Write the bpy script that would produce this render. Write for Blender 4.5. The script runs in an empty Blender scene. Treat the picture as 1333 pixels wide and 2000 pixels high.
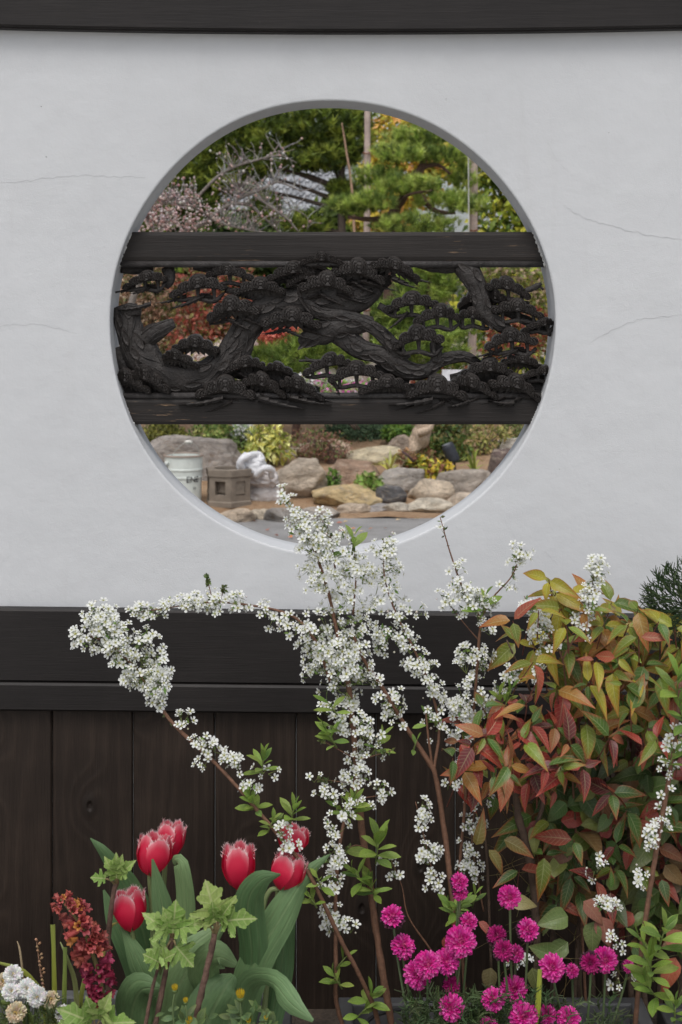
import bpy, bmesh, math, random
import numpy as np
from mathutils import Vector, Matrix, noise

# ------------------------------------------------------------------ camera, sky, sun, exposure
S = bpy.context.scene
COL = S.collection
DW, FP, HX, HY, CZ = 2.78, 2780.0, 666.5, 620.0, 1.55      # wall distance, focal length in photo pixels, eye line, eye height
cam = bpy.data.cameras.new('camera')
camo = bpy.data.objects.new('camera', cam)
COL.objects.link(camo)
camo.location = (0, -DW, CZ)
camo.rotation_euler = (math.pi / 2, 0, 0)
cam.sensor_fit = 'VERTICAL'
cam.sensor_height = 36
cam.lens = 36 * FP / 2000
cam.shift_y = -(1000 - HY) / 2000
cam.clip_end = 2000
cam.dof.use_dof = True
cam.dof.focus_distance = 2.70
cam.dof.aperture_fstop = 11
S.camera = camo

world = bpy.data.worlds.new('World')
S.world = world
world.use_nodes = True
wt = world.node_tree
sky = wt.nodes.new('ShaderNodeTexSky')
sky.sky_type = 'NISHITA'
sky.sun_disc = False
SUN_EL, SUN_AZ = math.radians(62), math.radians(192)      # azimuth from +Y towards +X: behind the camera
sky.sun_elevation = SUN_EL
sky.sun_rotation = SUN_AZ
sky.dust_density = 4
sky.air_density = 1.0
sky.ozone_density = 1.0
hs = wt.nodes.new('ShaderNodeHueSaturation')
hs.inputs['Saturation'].default_value = 0.36                # overcast: a pale sky
wt.links.new(sky.outputs['Color'], hs.inputs['Color'])
wt.links.new(hs.outputs['Color'], wt.nodes['Background'].inputs['Color'])
wt.nodes['Background'].inputs['Strength'].default_value = 0.15
sl = bpy.data.lights.new('sun', 'SUN')
sl.energy = 1.1
sl.angle = math.radians(28)
sl.color = (1, 0.98, 0.95)
so = bpy.data.objects.new('sun', sl)
COL.objects.link(so)
so.rotation_euler = Vector((math.sin(SUN_AZ) * math.cos(SUN_EL), math.cos(SUN_AZ) * math.cos(SUN_EL), math.sin(SUN_EL))).to_track_quat('Z', 'Y').to_euler()
S.view_settings.view_transform = 'Standard'
S.view_settings.look = 'None'
S.view_settings.gamma = 1
S.view_settings.use_curve_mapping = False
S.view_settings.exposure = 0.11
S.cycles.max_bounces = 8
S.cycles.diffuse_bounces = 5
S.cycles.glossy_bounces = 2
S.cycles.transmission_bounces = 3
S.cycles.caustics_reflective = False
S.cycles.caustics_refractive = False

# ------------------------------------------------------------------ helpers
R = random.Random(11)
NP = np.random.RandomState(5)

def rooted(px, d):
    """Height of the soil under a stem that leaves the bottom of the frame."""
    x, y = (px - HX) * d / FP, d - DW
    for xa, xb, yf, yb, z in ((0.002, 0.5045, -0.81, -0.36, 0.345), (-0.814, -0.091, -0.83, -0.34, 0.340), (0.552, 0.907, -0.68, -0.34, 0.326)):
        if xa < x < xb and yf < y < yb: return z
    return 0.2

def P(px, py, d):
    if py >= 2040 and d < DW:
        return Vector(((px - HX) * d / FP, d - DW, rooted(px, d)))
    return Vector(((px - HX) * d / FP, d - DW, CZ - (py - HY) * d / FP))

def lin(c):
    return c / 12.92 if c <= 0.04045 else ((c + 0.055) / 1.055) ** 2.4

def C(r, g, b, k=1.5):
    return tuple(min(0.82, lin(v / 255) * k) for v in (r, g, b))

def vary(c, a=0.15, rnd=R):
    k = 1 + rnd.uniform(-a, a)
    return tuple(max(0.0, x * k * (1 + rnd.uniform(-a, a) * 0.4)) for x in c)

WM = {}
def wm(o):
    return WM.get(o.name, Matrix())

def link(name, me, parent=None, M=None):
    o = bpy.data.objects.new(name, me)
    COL.objects.link(o)
    M = M or Matrix()
    if parent is not None:
        o.parent = parent
        o.matrix_parent_inverse = wm(parent).inverted()
    o.matrix_basis = M
    WM[o.name] = M.copy()
    return o

def tag(o, label=None, cat=None, group=None, kind=None):
    if label: o['label'] = label
    if cat: o['category'] = cat
    if group: o['group'] = group
    if kind: o['kind'] = kind
    return o

def thing(name, loc, label, cat, group=None):
    o = link(name, None, None, Matrix.Translation(Vector(loc)))
    o.empty_display_size = 0.05
    return tag(o, label, cat, group)

class MB:
    def __init__(s):
        s.v, s.f, s.c, s.u = [], [], [], []
    def add(s, vs, fs, col=(1, 1, 1), uv=None):
        b = len(s.v)
        s.v += [tuple(x) for x in vs]
        s.f += [tuple(i + b for i in f) for f in fs]
        s.c += ([col] * len(vs)) if not isinstance(col, list) else col
        s.u += uv if uv else [(0, 0)] * len(vs)
    def mesh(s, name, mat, smooth=True):
        me = bpy.data.meshes.new(name)
        me.from_pydata(s.v, [], s.f)
        finish(me, mat, np.array([(*c[:3], 1) for c in s.c], dtype=np.float32), np.array([(*u, 0) for u in s.u], dtype=np.float32), smooth)
        return me
    def build(s, name, mat, parent=None, smooth=True):
        return link(name, s.mesh(name, mat, smooth), parent)

def finish(me, mat, col, uv, smooth):
    a = me.attributes.new('Col', 'FLOAT_COLOR', 'POINT')
    a.data.foreach_set('color', col.ravel())
    if uv is not None:
        a = me.attributes.new('uvp', 'FLOAT_VECTOR', 'POINT')
        a.data.foreach_set('vector', uv.ravel())
    me.materials.append(mat)
    me.polygons.foreach_set('use_smooth', [smooth] * len(me.polygons))
    me.update()

def mesh_np(name, V, F, col, mat, smooth=True, uv=None):
    me = bpy.data.meshes.new(name)
    V = np.ascontiguousarray(V, dtype=np.float32)
    F = np.ascontiguousarray(F, dtype=np.int32)
    m, k = F.shape
    me.vertices.add(len(V))
    me.vertices.foreach_set('co', V.ravel())
    me.loops.add(m * k)
    me.loops.foreach_set('vertex_index', F.ravel())
    me.polygons.add(m)
    me.polygons.foreach_set('loop_start', np.arange(m, dtype=np.int32) * k)
    me.update(calc_edges=True)
    c = np.ones((len(V), 4), dtype=np.float32)
    c[:, :3] = col
    finish(me, mat, c, uv, smooth)
    return me

def nrm(a):
    return a / np.maximum(np.linalg.norm(a, axis=-1, keepdims=True), 1e-9)

def frame(pos, y, z, s=1.0):
    y = Vector(y).normalized(); z = Vector(z)
    x = y.cross(z)
    if x.length < 1e-5: x = y.orthogonal()
    x.normalize(); z = x.cross(y)
    M = Matrix((x, y, z)).transposed().to_4x4()
    sx, sy, sz = (s, s, s) if isinstance(s, (int, float)) else s
    M = M @ Matrix.Diagonal((sx, sy, sz, 1))
    M.translation = pos
    return M

def rvec(rnd=R):
    while True:
        v = Vector((rnd.uniform(-1, 1), rnd.uniform(-1, 1), rnd.uniform(-1, 1)))
        if 0.05 < v.length < 1: return v.normalized()

def spline(pts, n):
    """Catmull-Rom through points (tuples of any length) resampled to n."""
    p = np.array(pts, dtype=float)
    if len(p) == 2:
        t = np.linspace(0, 1, n)[:, None]
        return p[0] * (1 - t) + p[1] * t
    q = np.vstack([2 * p[0] - p[1], p, 2 * p[-1] - p[-2]])
    out = []
    for u in np.linspace(0, len(p) - 1, n):
        i = min(int(u), len(p) - 2); t = u - i
        a, b, c, d = q[i], q[i + 1], q[i + 2], q[i + 3]
        out.append(0.5 * (2 * b + (c - a) * t + (2 * a - 5 * b + 4 * c - d) * t * t + (3 * b - a - 3 * c + d) * t ** 3))
    return np.array(out)

def tube(mb, pts, rad, sides=6, col=(1, 1, 1), flat=1.0, rough=0.0, cap=True, seed=0):
    """Swept tube; pts are 3D, rad one value or one per point; flat squashes it along Y."""
    pts = [Vector(p) for p in pts]
    n = len(pts)
    if not hasattr(rad, '__len__'): rad = [rad] * n
    vs, fs = [], []
    ref = None
    L = 0
    uv = []
    for i, p in enumerate(pts):
        t = (pts[min(i + 1, n - 1)] - pts[max(i - 1, 0)])
        if t.length < 1e-9: t = Vector((0, 0, 1))
        t.normalize()
        if ref is None:
            ref = t.cross(Vector((0, 1, 0.02)))
            if ref.length < 0.1: ref = t.orthogonal()
        ref = (ref - t * ref.dot(t)).normalized()
        b = t.cross(ref)
        if i: L += (p - pts[i - 1]).length
        for k in range(sides):
            a = 2 * math.pi * k / sides
            r = rad[i]
            if rough: r *= 1 + rough * noise.noise(Vector((math.cos(a) * 1.7 + seed, math.sin(a) * 1.7, L * 1.2 / max(rad[0], 1e-4) * 0.35)))
            o = ref * math.cos(a) * r + b * math.sin(a) * r
            if flat != 1.0: o.y *= flat
            vs.append(p + o); uv.append((L, k / sides))
    for i in range(n - 1):
        for k in range(sides):
            a, b2 = i * sides + k, i * sides + (k + 1) % sides
            fs.append((a, b2, b2 + sides, a + sides))
    if cap:
        fs.append(tuple(range(sides - 1, -1, -1)))
        fs.append(tuple(range((n - 1) * sides, n * sides)))
    mb.add(vs, fs, col, uv)

def pxtube(mb, pts, sides=6, n=None, col=(1, 1, 1), **k):
    """pts: (px, py, d, radius in px)"""
    q = spline(pts, n or max(2, (len(pts) - 1) * 5 + 1))
    tube(mb, [P(a, b, d) for a, b, d, r in q], [max(0.3, r) * d / FP for a, b, d, r in q], sides, col, **k)

def box(mb, a, b, col=(1, 1, 1), bev=0.0):
    (x0, y0, z0), (x1, y1, z1) = a, b
    vs = [(x, y, z) for x in (x0, x1) for y in (y0, y1) for z in (z0, z1)]
    mb.add(vs, [(0, 1, 3, 2), (4, 6, 7, 5), (0, 4, 5, 1), (2, 3, 7, 6), (0, 2, 6, 4), (1, 5, 7, 3)], col)

def bevel_obj(o, w, seg=2):
    bm = bmesh.new(); bm.from_mesh(o.data)
    bmesh.ops.remove_doubles(bm, verts=bm.verts, dist=1e-5)
    bmesh.ops.bevel(bm, geom=list(bm.edges), offset=w, segments=seg, affect='EDGES', clamp_overlap=True)
    bm.to_mesh(o.data); bm.free()

def lathe(mb, c, prof, n=24, col=(1, 1, 1)):
    vs, fs = [], []
    q = [prof[0]]
    for a, b in zip(prof[:-1], prof[1:]):                 # support loops keep long walls straight in shading
        l = math.hypot(b[0] - a[0], b[1] - a[1])
        if l > 0.012:
            for f in (0.003 / l, 1 - 0.003 / l): q.append((a[0] + (b[0] - a[0]) * f, a[1] + (b[1] - a[1]) * f))
        q.append(b)
    prof = q
    for r, z in prof:
        for k in range(n):
            a = 2 * math.pi * k / n
            vs.append((c[0] + r * math.cos(a), c[1] + r * math.sin(a), c[2] + z))
    for i in range(len(prof) - 1):
        for k in range(n):
            a, b = i * n + k, i * n + (k + 1) % n
            fs.append((a, b, b + n, a + n))
    mb.add(vs, fs, col)

# ------------------------------------------------------------------ materials
def nd(t, typ, ins=None, **at):
    n = t.nodes.new(typ)
    for k, v in at.items(): setattr(n, k, v)
    for k, v in (ins or {}).items():
        if isinstance(v, bpy.types.NodeSocket): t.links.new(v, n.inputs[k])
        else: n.inputs[k].default_value = v
    return n

def mth(t, op, a, b=0.0, c=None, clamp=False):
    ins = {0: a, 1: b}
    if c is not None: ins[2] = c
    return nd(t, 'ShaderNodeMath', ins, operation=op, use_clamp=clamp).outputs[0]

def mixc(t, f, a, b, mode='MIX'):
    n = nd(t, 'ShaderNodeMix', {}, data_type='RGBA', blend_type=mode)
    for s, v in ((0, f), (6, a), (7, b)):
        if isinstance(v, bpy.types.NodeSocket): t.links.new(v, n.inputs[s])
        elif s == 0: n.inputs[0].default_value = v
        else: n.inputs[s].default_value = (*v[:3], 1)
    return n.outputs[2]

def smooth01(t, x, lo, hi):
    return nd(t, 'ShaderNodeMapRange', {'Value': x, 'From Min': lo, 'From Max': hi}, interpolation_type='SMOOTHSTEP').outputs[0]

def newmat(name):
    m = bpy.data.materials.new(name); m.use_nodes = True
    t = m.node_tree
    return m, t, t.nodes['Principled BSDF']

def coords(t, scale=(1, 1, 1), kind='Object'):
    c = nd(t, 'ShaderNodeTexCoord').outputs[kind]
    return nd(t, 'ShaderNodeVectorMath', {0: c, 1: scale}, operation='MULTIPLY').outputs[0]

def tnoise(t, v, scale, detail=4, rough=0.55, dist=0.0):
    return nd(t, 'ShaderNodeTexNoise', {'Vector': v, 'Scale': scale, 'Detail': detail, 'Roughness': rough, 'Distortion': dist}).outputs['Fac']

def bump(t, b, h, strength, dist, normal=None):
    n = nd(t, 'ShaderNodeBump', {'Height': h, 'Strength': strength, 'Distance': dist})
    if normal is not None: t.links.new(normal, n.inputs['Normal'])
    if b is not None: t.links.new(n.outputs[0], b.inputs['Normal'])
    return n.outputs[0]

def attr_mat(name, rough=0.6, var=0.25, vscale=40, bmp=0.0, bscale=120, bdist=0.004, spec=0.4, trans=0.0, objcol=False):
    m, t, b = newmat(name)
    if objcol: src = nd(t, 'ShaderNodeObjectInfo').outputs['Color']
    else: src = nd(t, 'ShaderNodeAttribute', attribute_name='Col').outputs['Color']
    v = coords(t)
    f = tnoise(t, v, vscale, 4)
    k = nd(t, 'ShaderNodeMapRange', {'Value': f, 'From Min': 0.25, 'From Max': 0.75, 'To Min': 1 - var, 'To Max': 1 + var}).outputs[0]
    col = nd(t, 'ShaderNodeVectorMath', {0: src, 3: k}, operation='SCALE').outputs[0]
    t.links.new(col, b.inputs['Base Color'])
    b.inputs['Roughness'].default_value = rough
    b.inputs['Specular IOR Level'].default_value = spec
    if bmp: bump(t, b, tnoise(t, v, bscale, 5, 0.65), bmp, bdist)
    if trans:
        tr = nd(t, 'ShaderNodeBsdfTranslucent', {'Color': col})
        mx = nd(t, 'ShaderNodeMixShader', {0: trans, 1: b.outputs[0], 2: tr.outputs[0]})
        t.links.new(mx.outputs[0], t.nodes['Material Output'].inputs['Surface'])
    return m

def leaf_mat(name, tip, tipmix=0.8, rough=0.42, trans=0.25, vein=0.25, side=9.0, spots=0.0):
    """Colour of the leaf from the object, reddening to the tip and margin; veins as fine relief."""
    m, t, b = newmat(name)
    base = nd(t, 'ShaderNodeObjectInfo').outputs['Color']
    uv = nd(t, 'ShaderNodeAttribute', attribute_name='uvp').outputs['Vector']
    sx = nd(t, 'ShaderNodeSeparateXYZ', {0: uv})
    tt, ss = sx.outputs[0], mth(t, 'ABSOLUTE', sx.outputs[1])
    rnd = nd(t, 'ShaderNodeObjectInfo').outputs['Random']
    off = nd(t, 'ShaderNodeCombineXYZ', {0: mth(t, 'MULTIPLY', rnd, 91.0), 1: 0.0, 2: 0.0}).outputs[0]
    nv = nd(t, 'ShaderNodeVectorMath', {0: uv, 1: off}, operation='ADD').outputs[0]
    nz = tnoise(t, nv, 3.5, 5, 0.6)
    e = mth(t, 'MULTIPLY', mth(t, 'POWER', ss, 2.5), 0.55)
    f = mth(t, 'ADD', mth(t, 'ADD', mth(t, 'MULTIPLY', mth(t, 'POWER', tt, 2.2), 0.9), e), mth(t, 'MULTIPLY', mth(t, 'SUBTRACT', nz, 0.55), 1.3))
    f = mth(t, 'MULTIPLY', smooth01(t, f, 0.15, 1.0), tipmix)
    col = mixc(t, f, base, tip)
    n2 = tnoise(t, nv, 9.0, 4)
    k = nd(t, 'ShaderNodeMapRange', {'Value': n2, 'From Min': 0.3, 'From Max': 0.7, 'To Min': 0.82, 'To Max': 1.18}).outputs[0]
    col = nd(t, 'ShaderNodeVectorMath', {0: col, 3: k}, operation='SCALE').outputs[0]
    mid = mth(t, 'SUBTRACT', 1.0, smooth01(t, ss, 0.02, 0.10))
    w = mth(t, 'SINE', mth(t, 'SUBTRACT', mth(t, 'MULTIPLY', tt, side * 6.28), mth(t, 'MULTIPLY', ss, 9.0)))
    sv = mth(t, 'MULTIPLY', smooth01(t, w, 0.75, 1.0), 0.5)
    vv = mth(t, 'MAXIMUM', mid, sv)
    col = mixc(t, mth(t, 'MULTIPLY', vv, vein), col, (0.55, 0.55, 0.30))
    t.links.new(col, b.inputs['Base Color'])
    b.inputs['Roughness'].default_value = rough
    b.inputs['Specular IOR Level'].default_value = 0.3
    bn = bump(t, b, mth(t, 'ADD', mth(t, 'MULTIPLY', vv, -1.0), mth(t, 'MULTIPLY', n2, 0.7)), 0.5, 0.0012)
    tr = nd(t, 'ShaderNodeBsdfTranslucent', {'Color': col})
    mx = nd(t, 'ShaderNodeMixShader', {0: trans, 1: b.outputs[0], 2: tr.outputs[0]})
    t.links.new(mx.outputs[0], t.nodes['Material Output'].inputs['Surface'])
    return m

def wood_mat(name, axis, base, light, knots=True, worn=0.0, rough=0.55, bstr=0.6, wave=0.13):
    """Stained boards. axis: 0 grain along X, 2 grain along Z."""
    m, t, b = newmat(name)
    c = nd(t, 'ShaderNodeTexCoord').outputs['Object']
    s = nd(t, 'ShaderNodeSeparateXYZ', {0: c})
    X, Y, Z = s.outputs
    al, ac = (X, Z) if axis == 0 else (Z, X)
    rnd = mth(t, 'MULTIPLY', nd(t, 'ShaderNodeObjectInfo').outputs['Random'], 37.0)
    v = nd(t, 'ShaderNodeCombineXYZ', {0: mth(t, 'ADD', ac, rnd), 1: mth(t, 'MULTIPLY', Y, 0.6), 2: mth(t, 'MULTIPLY', al, 0.12)}).outputs[0]
    big = tnoise(t, v, 7.0, 2, 0.4)
    phase = mth(t, 'ADD', mth(t, 'MULTIPLY', ac, 260.0), mth(t, 'MULTIPLY', big, 46.0))
    kn = None
    if knots:
        kv = nd(t, 'ShaderNodeCombineXYZ', {0: mth(t, 'MULTIPLY', mth(t, 'ADD', ac, rnd), 7.0), 1: mth(t, 'MULTIPLY', al, 4.2), 2: 0.0}).outputs[0]
        vo = nd(t, 'ShaderNodeTexVoronoi', {'Vector': kv, 'Scale': 1.0, 'Randomness': 0.9}, voronoi_dimensions='2D')
        dk = vo.outputs['Distance']
        sel = smooth01(t, nd(t, 'ShaderNodeSeparateColor', {0: vo.outputs['Color']}).outputs[0], 0.32, 0.38)
        near = mth(t, 'MULTIPLY', mth(t, 'SUBTRACT', 1.0, smooth01(t, dk, 0.0, 0.42)), sel)
        phase = mth(t, 'ADD', phase, mth(t, 'MULTIPLY', near, 15.0))
        kn = mth(t, 'MULTIPLY', mth(t, 'SUBTRACT', 1.0, smooth01(t, dk, 0.05, 0.13)), sel)
        core = mth(t, 'MULTIPLY', mth(t, 'SUBTRACT', 1.0, smooth01(t, dk, 0.015, 0.05)), sel)
    wv = mth(t, 'SINE', phase)
    wv = mth(t, 'POWER', mth(t, 'ADD', mth(t, 'MULTIPLY', wv, 0.5), 0.5), 2.2)
    fine = tnoise(t, nd(t, 'ShaderNodeCombineXYZ', {0: ac, 1: Y, 2: mth(t, 'MULTIPLY', al, 0.035)}).outputs[0], 420.0, 3, 0.6)
    blot = tnoise(t, c, 5.0, 4, 0.6)
    f = mth(t, 'ADD', mth(t, 'MULTIPLY', wv, wave), mth(t, 'ADD', mth(t, 'MULTIPLY', fine, 0.55), mth(t, 'MULTIPLY', mth(t, 'SUBTRACT', blot, 0.5), 0.9)))
    col = mixc(t, smooth01(t, f, 0.1, 0.85), base, light)
    if kn is not None:
        col = mixc(t, mth(t, 'MULTIPLY', kn, 0.6), col, (base[0] * 0.7, base[1] * 0.75, base[2] * 0.8))
    if worn:
        wn = tnoise(t, nd(t, 'ShaderNodeCombineXYZ', {0: mth(t, 'MULTIPLY', ac, 1.0), 1: Y, 2: mth(t, 'MULTIPLY', al, 0.06)}).outputs[0], 260.0, 4, 0.7)
        wl = tnoise(t, c, 7.0, 3, 0.5)
        wf = mth(t, 'MULTIPLY', smooth01(t, wn, 0.60, 0.70), smooth01(t, wl, 0.50, 0.66))
        col = mixc(t, mth(t, 'MULTIPLY', wf, worn), col, (0.26, 0.17, 0.10))
    # small pale scuffs
    sc = tnoise(t, nd(t, 'ShaderNodeVectorMath', {0: c, 1: (1, 1, 0.6)}, operation='MULTIPLY').outputs[0], 34.0, 6, 0.75)
    col = mixc(t, mth(t, 'MULTIPLY', smooth01(t, sc, 0.70, 0.76), 0.5), col, (0.16, 0.14, 0.12))
    t.links.new(col, b.inputs['Base Color'])
    b.inputs['Roughness'].default_value = rough
    b.inputs['Specular IOR Level'].default_value = 0.3
    h = mth(t, 'ADD', mth(t, 'MULTIPLY', wv, wave * 2.2), mth(t, 'MULTIPLY', fine, 0.8))
    if kn is not None: h = mth(t, 'SUBTRACT', mth(t, 'ADD', h, mth(t, 'MULTIPLY', kn, 0.8)), mth(t, 'MULTIPLY', core, 2.6))
    bump(t, b, h, bstr, 0.0018)
    return m

def plaster_mat():
    m, t, b = newmat('plaster')
    c = nd(t, 'ShaderNodeTexCoord').outputs['Object']
    lo = tnoise(t, c, 2.2, 4, 0.55)
    mid = tnoise(t, nd(t, 'ShaderNodeVectorMath', {0: c, 1: (1, 1, 1.8)}, operation='MULTIPLY').outputs[0], 14.0, 5, 0.6)
    fine = tnoise(t, c, 420.0, 3, 0.7)
    f = mth(t, 'ADD', mth(t, 'MULTIPLY', lo, 0.6), mth(t, 'MULTIPLY', mid, 0.4))
    col = mixc(t, smooth01(t, f, 0.3, 0.7), (0.535, 0.546, 0.560), (0.578, 0.590, 0.604))
    pit = tnoise(t, c, 62.0, 2, 0.4)
    area = smooth01(t, tnoise(t, c, 3.1, 2, 0.5), 0.46, 0.62)
    pf = mth(t, 'MULTIPLY', smooth01(t, pit, 0.775, 0.80), area)
    col = mixc(t, mth(t, 'MULTIPLY', pf, 0.8), col, (0.12, 0.115, 0.11))
    st = tnoise(t, nd(t, 'ShaderNodeVectorMath', {0: c, 1: (1, 1, 0.12)}, operation='MULTIPLY').outputs[0], 16.0, 4, 0.6)
    col = mixc(t, mth(t, 'MULTIPLY', smooth01(t, st, 0.55, 0.8), 0.17), col, (0.42, 0.41, 0.40))
    t.links.new(col, b.inputs['Base Color'])
    b.inputs['Roughness'].default_value = 0.85
    b.inputs['Specular IOR Level'].default_value = 0.2
    patch = smooth01(t, tnoise(t, c, 4.0, 3, 0.6), 0.42, 0.62)
    n1 = bump(t, None, mth(t, 'MULTIPLY', fine, mth(t, 'ADD', mth(t, 'MULTIPLY', patch, 0.9), 0.25)), 0.35, 0.0016)
    n2 = bump(t, None, tnoise(t, c, 26.0, 5, 0.6), 0.25, 0.006, n1)
    bump(t, b, mth(t, 'SUBTRACT', lo, mth(t, 'MULTIPLY', pf, 0.4)), 0.4, 0.02, n2)
    return m

def rock_mat(name):
    m, t, b = newmat(name)
    base = nd(t, 'ShaderNodeObjectInfo').outputs['Color']
    c = coords(t)
    n1 = tnoise(t, c, 5.0, 6, 0.65, 0.6)
    n2 = tnoise(t, nd(t, 'ShaderNodeVectorMath', {0: c, 1: (1, 1, 2.4)}, operation='MULTIPLY').outputs[0], 9.0, 6, 0.7, 1.2)
    k = nd(t, 'ShaderNodeMapRange', {'Value': n1, 'From Min': 0.28, 'From Max': 0.72, 'To Min': 0.6, 'To Max': 1.6}).outputs[0]
    col = nd(t, 'ShaderNodeVectorMath', {0: base, 3: k}, operation='SCALE').outputs[0]
    col = mixc(t, mth(t, 'MULTIPLY', smooth01(t, n2, 0.50, 0.66), 0.6), col, (0.50, 0.42, 0.33))
    col = mixc(t, mth(t, 'MULTIPLY', smooth01(t, n2, 0.46, 0.34), 0.55), col, (0.20, 0.12, 0.06))
    sp = tnoise(t, c, 60.0, 4, 0.7)
    col = mixc(t, mth(t, 'MULTIPLY', smooth01(t, sp, 0.58, 0.7), 0.4), col, (0.07, 0.065, 0.06))
    t.links.new(col, b.inputs['Base Color'])
    b.inputs['Roughness'].default_value = 0.85
    nn = bump(t, None, n2, 1.0, 0.06)
    bump(t, b, tnoise(t, c, 45.0, 6, 0.7), 0.9, 0.015, nn)
    return m

def ground_mat(name, a, bcol, s1, s2, bd=0.02, rough=0.95, third=None):
    m, t, b = newmat(name)
    c = coords(t)
    n1 = tnoise(t, c, s1, 5, 0.6)
    n2 = tnoise(t, c, s2, 5, 0.7)
    col = mixc(t, smooth01(t, mth(t, 'ADD', mth(t, 'MULTIPLY', n1, 0.5), mth(t, 'MULTIPLY', n2, 0.5)), 0.36, 0.64), a, bcol)
    if third: col = mixc(t, smooth01(t, tnoise(t, c, s1 * 0.5, 4, 0.6), third[1], third[1] + 0.06), col, third[0])
    t.links.new(col, b.inputs['Base Color'])
    b.inputs['Roughness'].default_value = rough
    bump(t, b, n2, 0.8, bd)
    return m

M = {}
M['plaster'] = plaster_mat()
M['board'] = wood_mat('dark_board', 0, (0.0125, 0.0105, 0.0100), (0.026, 0.0222, 0.021), knots=False, bstr=0.3, wave=0.05)
M['plank'] = wood_mat('dark_plank', 2, (0.018, 0.0118, 0.0086), (0.050, 0.034, 0.0250), knots=True, bstr=0.7)
M['rail'] = wood_mat('dark_rail', 0, (0.0145, 0.0118, 0.0106), (0.030, 0.0248, 0.0222), knots=False, worn=1.0, bstr=0.5, wave=0.08)
M['carved'] = attr_mat('carved_wood', rough=0.5, var=0.42, vscale=45, bmp=0.9, bscale=130, bdist=0.004, spec=0.4)
M['attr'] = attr_mat('plain', rough=0.7, var=0.15, vscale=30)
M['matte'] = attr_mat('matte', rough=0.9, var=0.25, vscale=14, bmp=0.5, bscale=60, bdist=0.01)
M['bark'] = attr_mat('bark', rough=0.85, var=0.45, vscale=60, bmp=0.9, bscale=150, bdist=0.004)
M['twigbark'] = attr_mat('twig_bark', rough=0.7, var=0.35, vscale=160, bmp=0.7, bscale=500, bdist=0.001)
M['foliage'] = attr_mat('foliage', rough=0.5, var=0.12, vscale=8, trans=0.3)
M['needle'] = attr_mat('needle', rough=0.5, var=0.1, vscale=8, trans=0.2)
M['petal'] = attr_mat('white_petal', rough=0.55, var=0.05, vscale=60, trans=0.3)
M['bloom'] = attr_mat('bloom_petal', rough=0.6, var=0.18, vscale=260, trans=0.25)
M['objpetal'] = attr_mat('floret_petal', rough=0.6, var=0.25, vscale=120, trans=0.25, objcol=True)
M['plastic'] = attr_mat('dark_plastic', rough=0.5, var=0.25, vscale=25, bmp=0.2, bscale=300, bdist=0.001)
M['paint'] = attr_mat('bucket_paint', rough=0.35, var=0.12, vscale=18)
M['cloth'] = attr_mat('sack_cloth', rough=0.75, var=0.08, vscale=25, bmp=0.4, bscale=30, bdist=0.02, trans=0.15)
M['nandina'] = leaf_mat('nandina_leaf', (0.36, 0.055, 0.03), 0.62, rough=0.30, trans=0.10)
M['green_leaf'] = leaf_mat('green_leaf', (0.28, 0.34, 0.05), 0.25, trans=0.35, vein=0.18)
M['vine_leaf'] = leaf_mat('vine_leaf', (0.10, 0.05, 0.025), 0.35, rough=0.32, trans=0.12, vein=0.12)
M['tulip_leaf'] = leaf_mat('tulip_leaf', (0.13, 0.20, 0.10), 0.3, rough=0.5, trans=0.18, vein=0.06, side=0.0)
M['hydrangea_leaf'] = leaf_mat('hydrangea_leaf', (0.30, 0.42, 0.12), 0.35, rough=0.6, trans=0.3, vein=0.45, side=5.0)
M['rock'] = rock_mat('rock')
M['asphalt'] = ground_mat('asphalt', (0.19, 0.185, 0.18), (0.29, 0.285, 0.28), 3.0, 70.0, 0.006, 0.85, ((0.06, 0.058, 0.057), 0.585))
M['soil'] = ground_mat('orange_soil', (0.25, 0.15, 0.08), (0.38, 0.26, 0.16), 3.0, 30.0, 0.03)
M['earth'] = ground_mat('pale_earth', (0.20, 0.17, 0.13), (0.36, 0.31, 0.25), 1.0, 24.0, 0.03)
M['bounce_ground'] = ground_mat('pale_bounce_ground', (0.36, 0.35, 0.33), (0.52, 0.50, 0.47), 1.5, 60.0, 0.01)  # unseen front ground, made pale to bounce light onto the rim
M['potsoil'] = ground_mat('potting_soil', (0.03, 0.022, 0.016), (0.09, 0.065, 0.045), 20.0, 120.0, 0.012)
M['tile'] = attr_mat('roof_tile', rough=0.4, var=0.2, vscale=3)

# ------------------------------------------------------------------ ground sheets
def gz(y):                                   # garden level behind the wall: path, then a rising bed
    d = y + DW
    if d < 11.3: return 0.0
    if d < 14.5: return 0.45 * (d - 11.3) / 3.2
    if d < 40: return 0.45 + 0.012 * (d - 14.5)
    return 0.756

def sheet(name, x0, x1, ys, zf, mat, nx=2, wob=0.0):
    mb = MB()
    vs, fs = [], []
    for y in ys:
        for i in range(nx + 1):
            x = x0 + (x1 - x0) * i / nx
            z = zf(y) + (wob * noise.noise(Vector((x * 1.1, y * 1.3, 3))) + wob * 0.5 * noise.noise(Vector((x * 4, y * 4, 7))) if wob else 0)
            vs.append((x, y, z))
    for j in range(len(ys) - 1):
        for i in range(nx):
            a = j * (nx + 1) + i
            fs.append((a, a + 1, a + nx + 2, a + nx + 1))
    mb.add(vs, fs)
    o = mb.build(name, mat)
    return tag(o, kind='structure')

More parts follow.
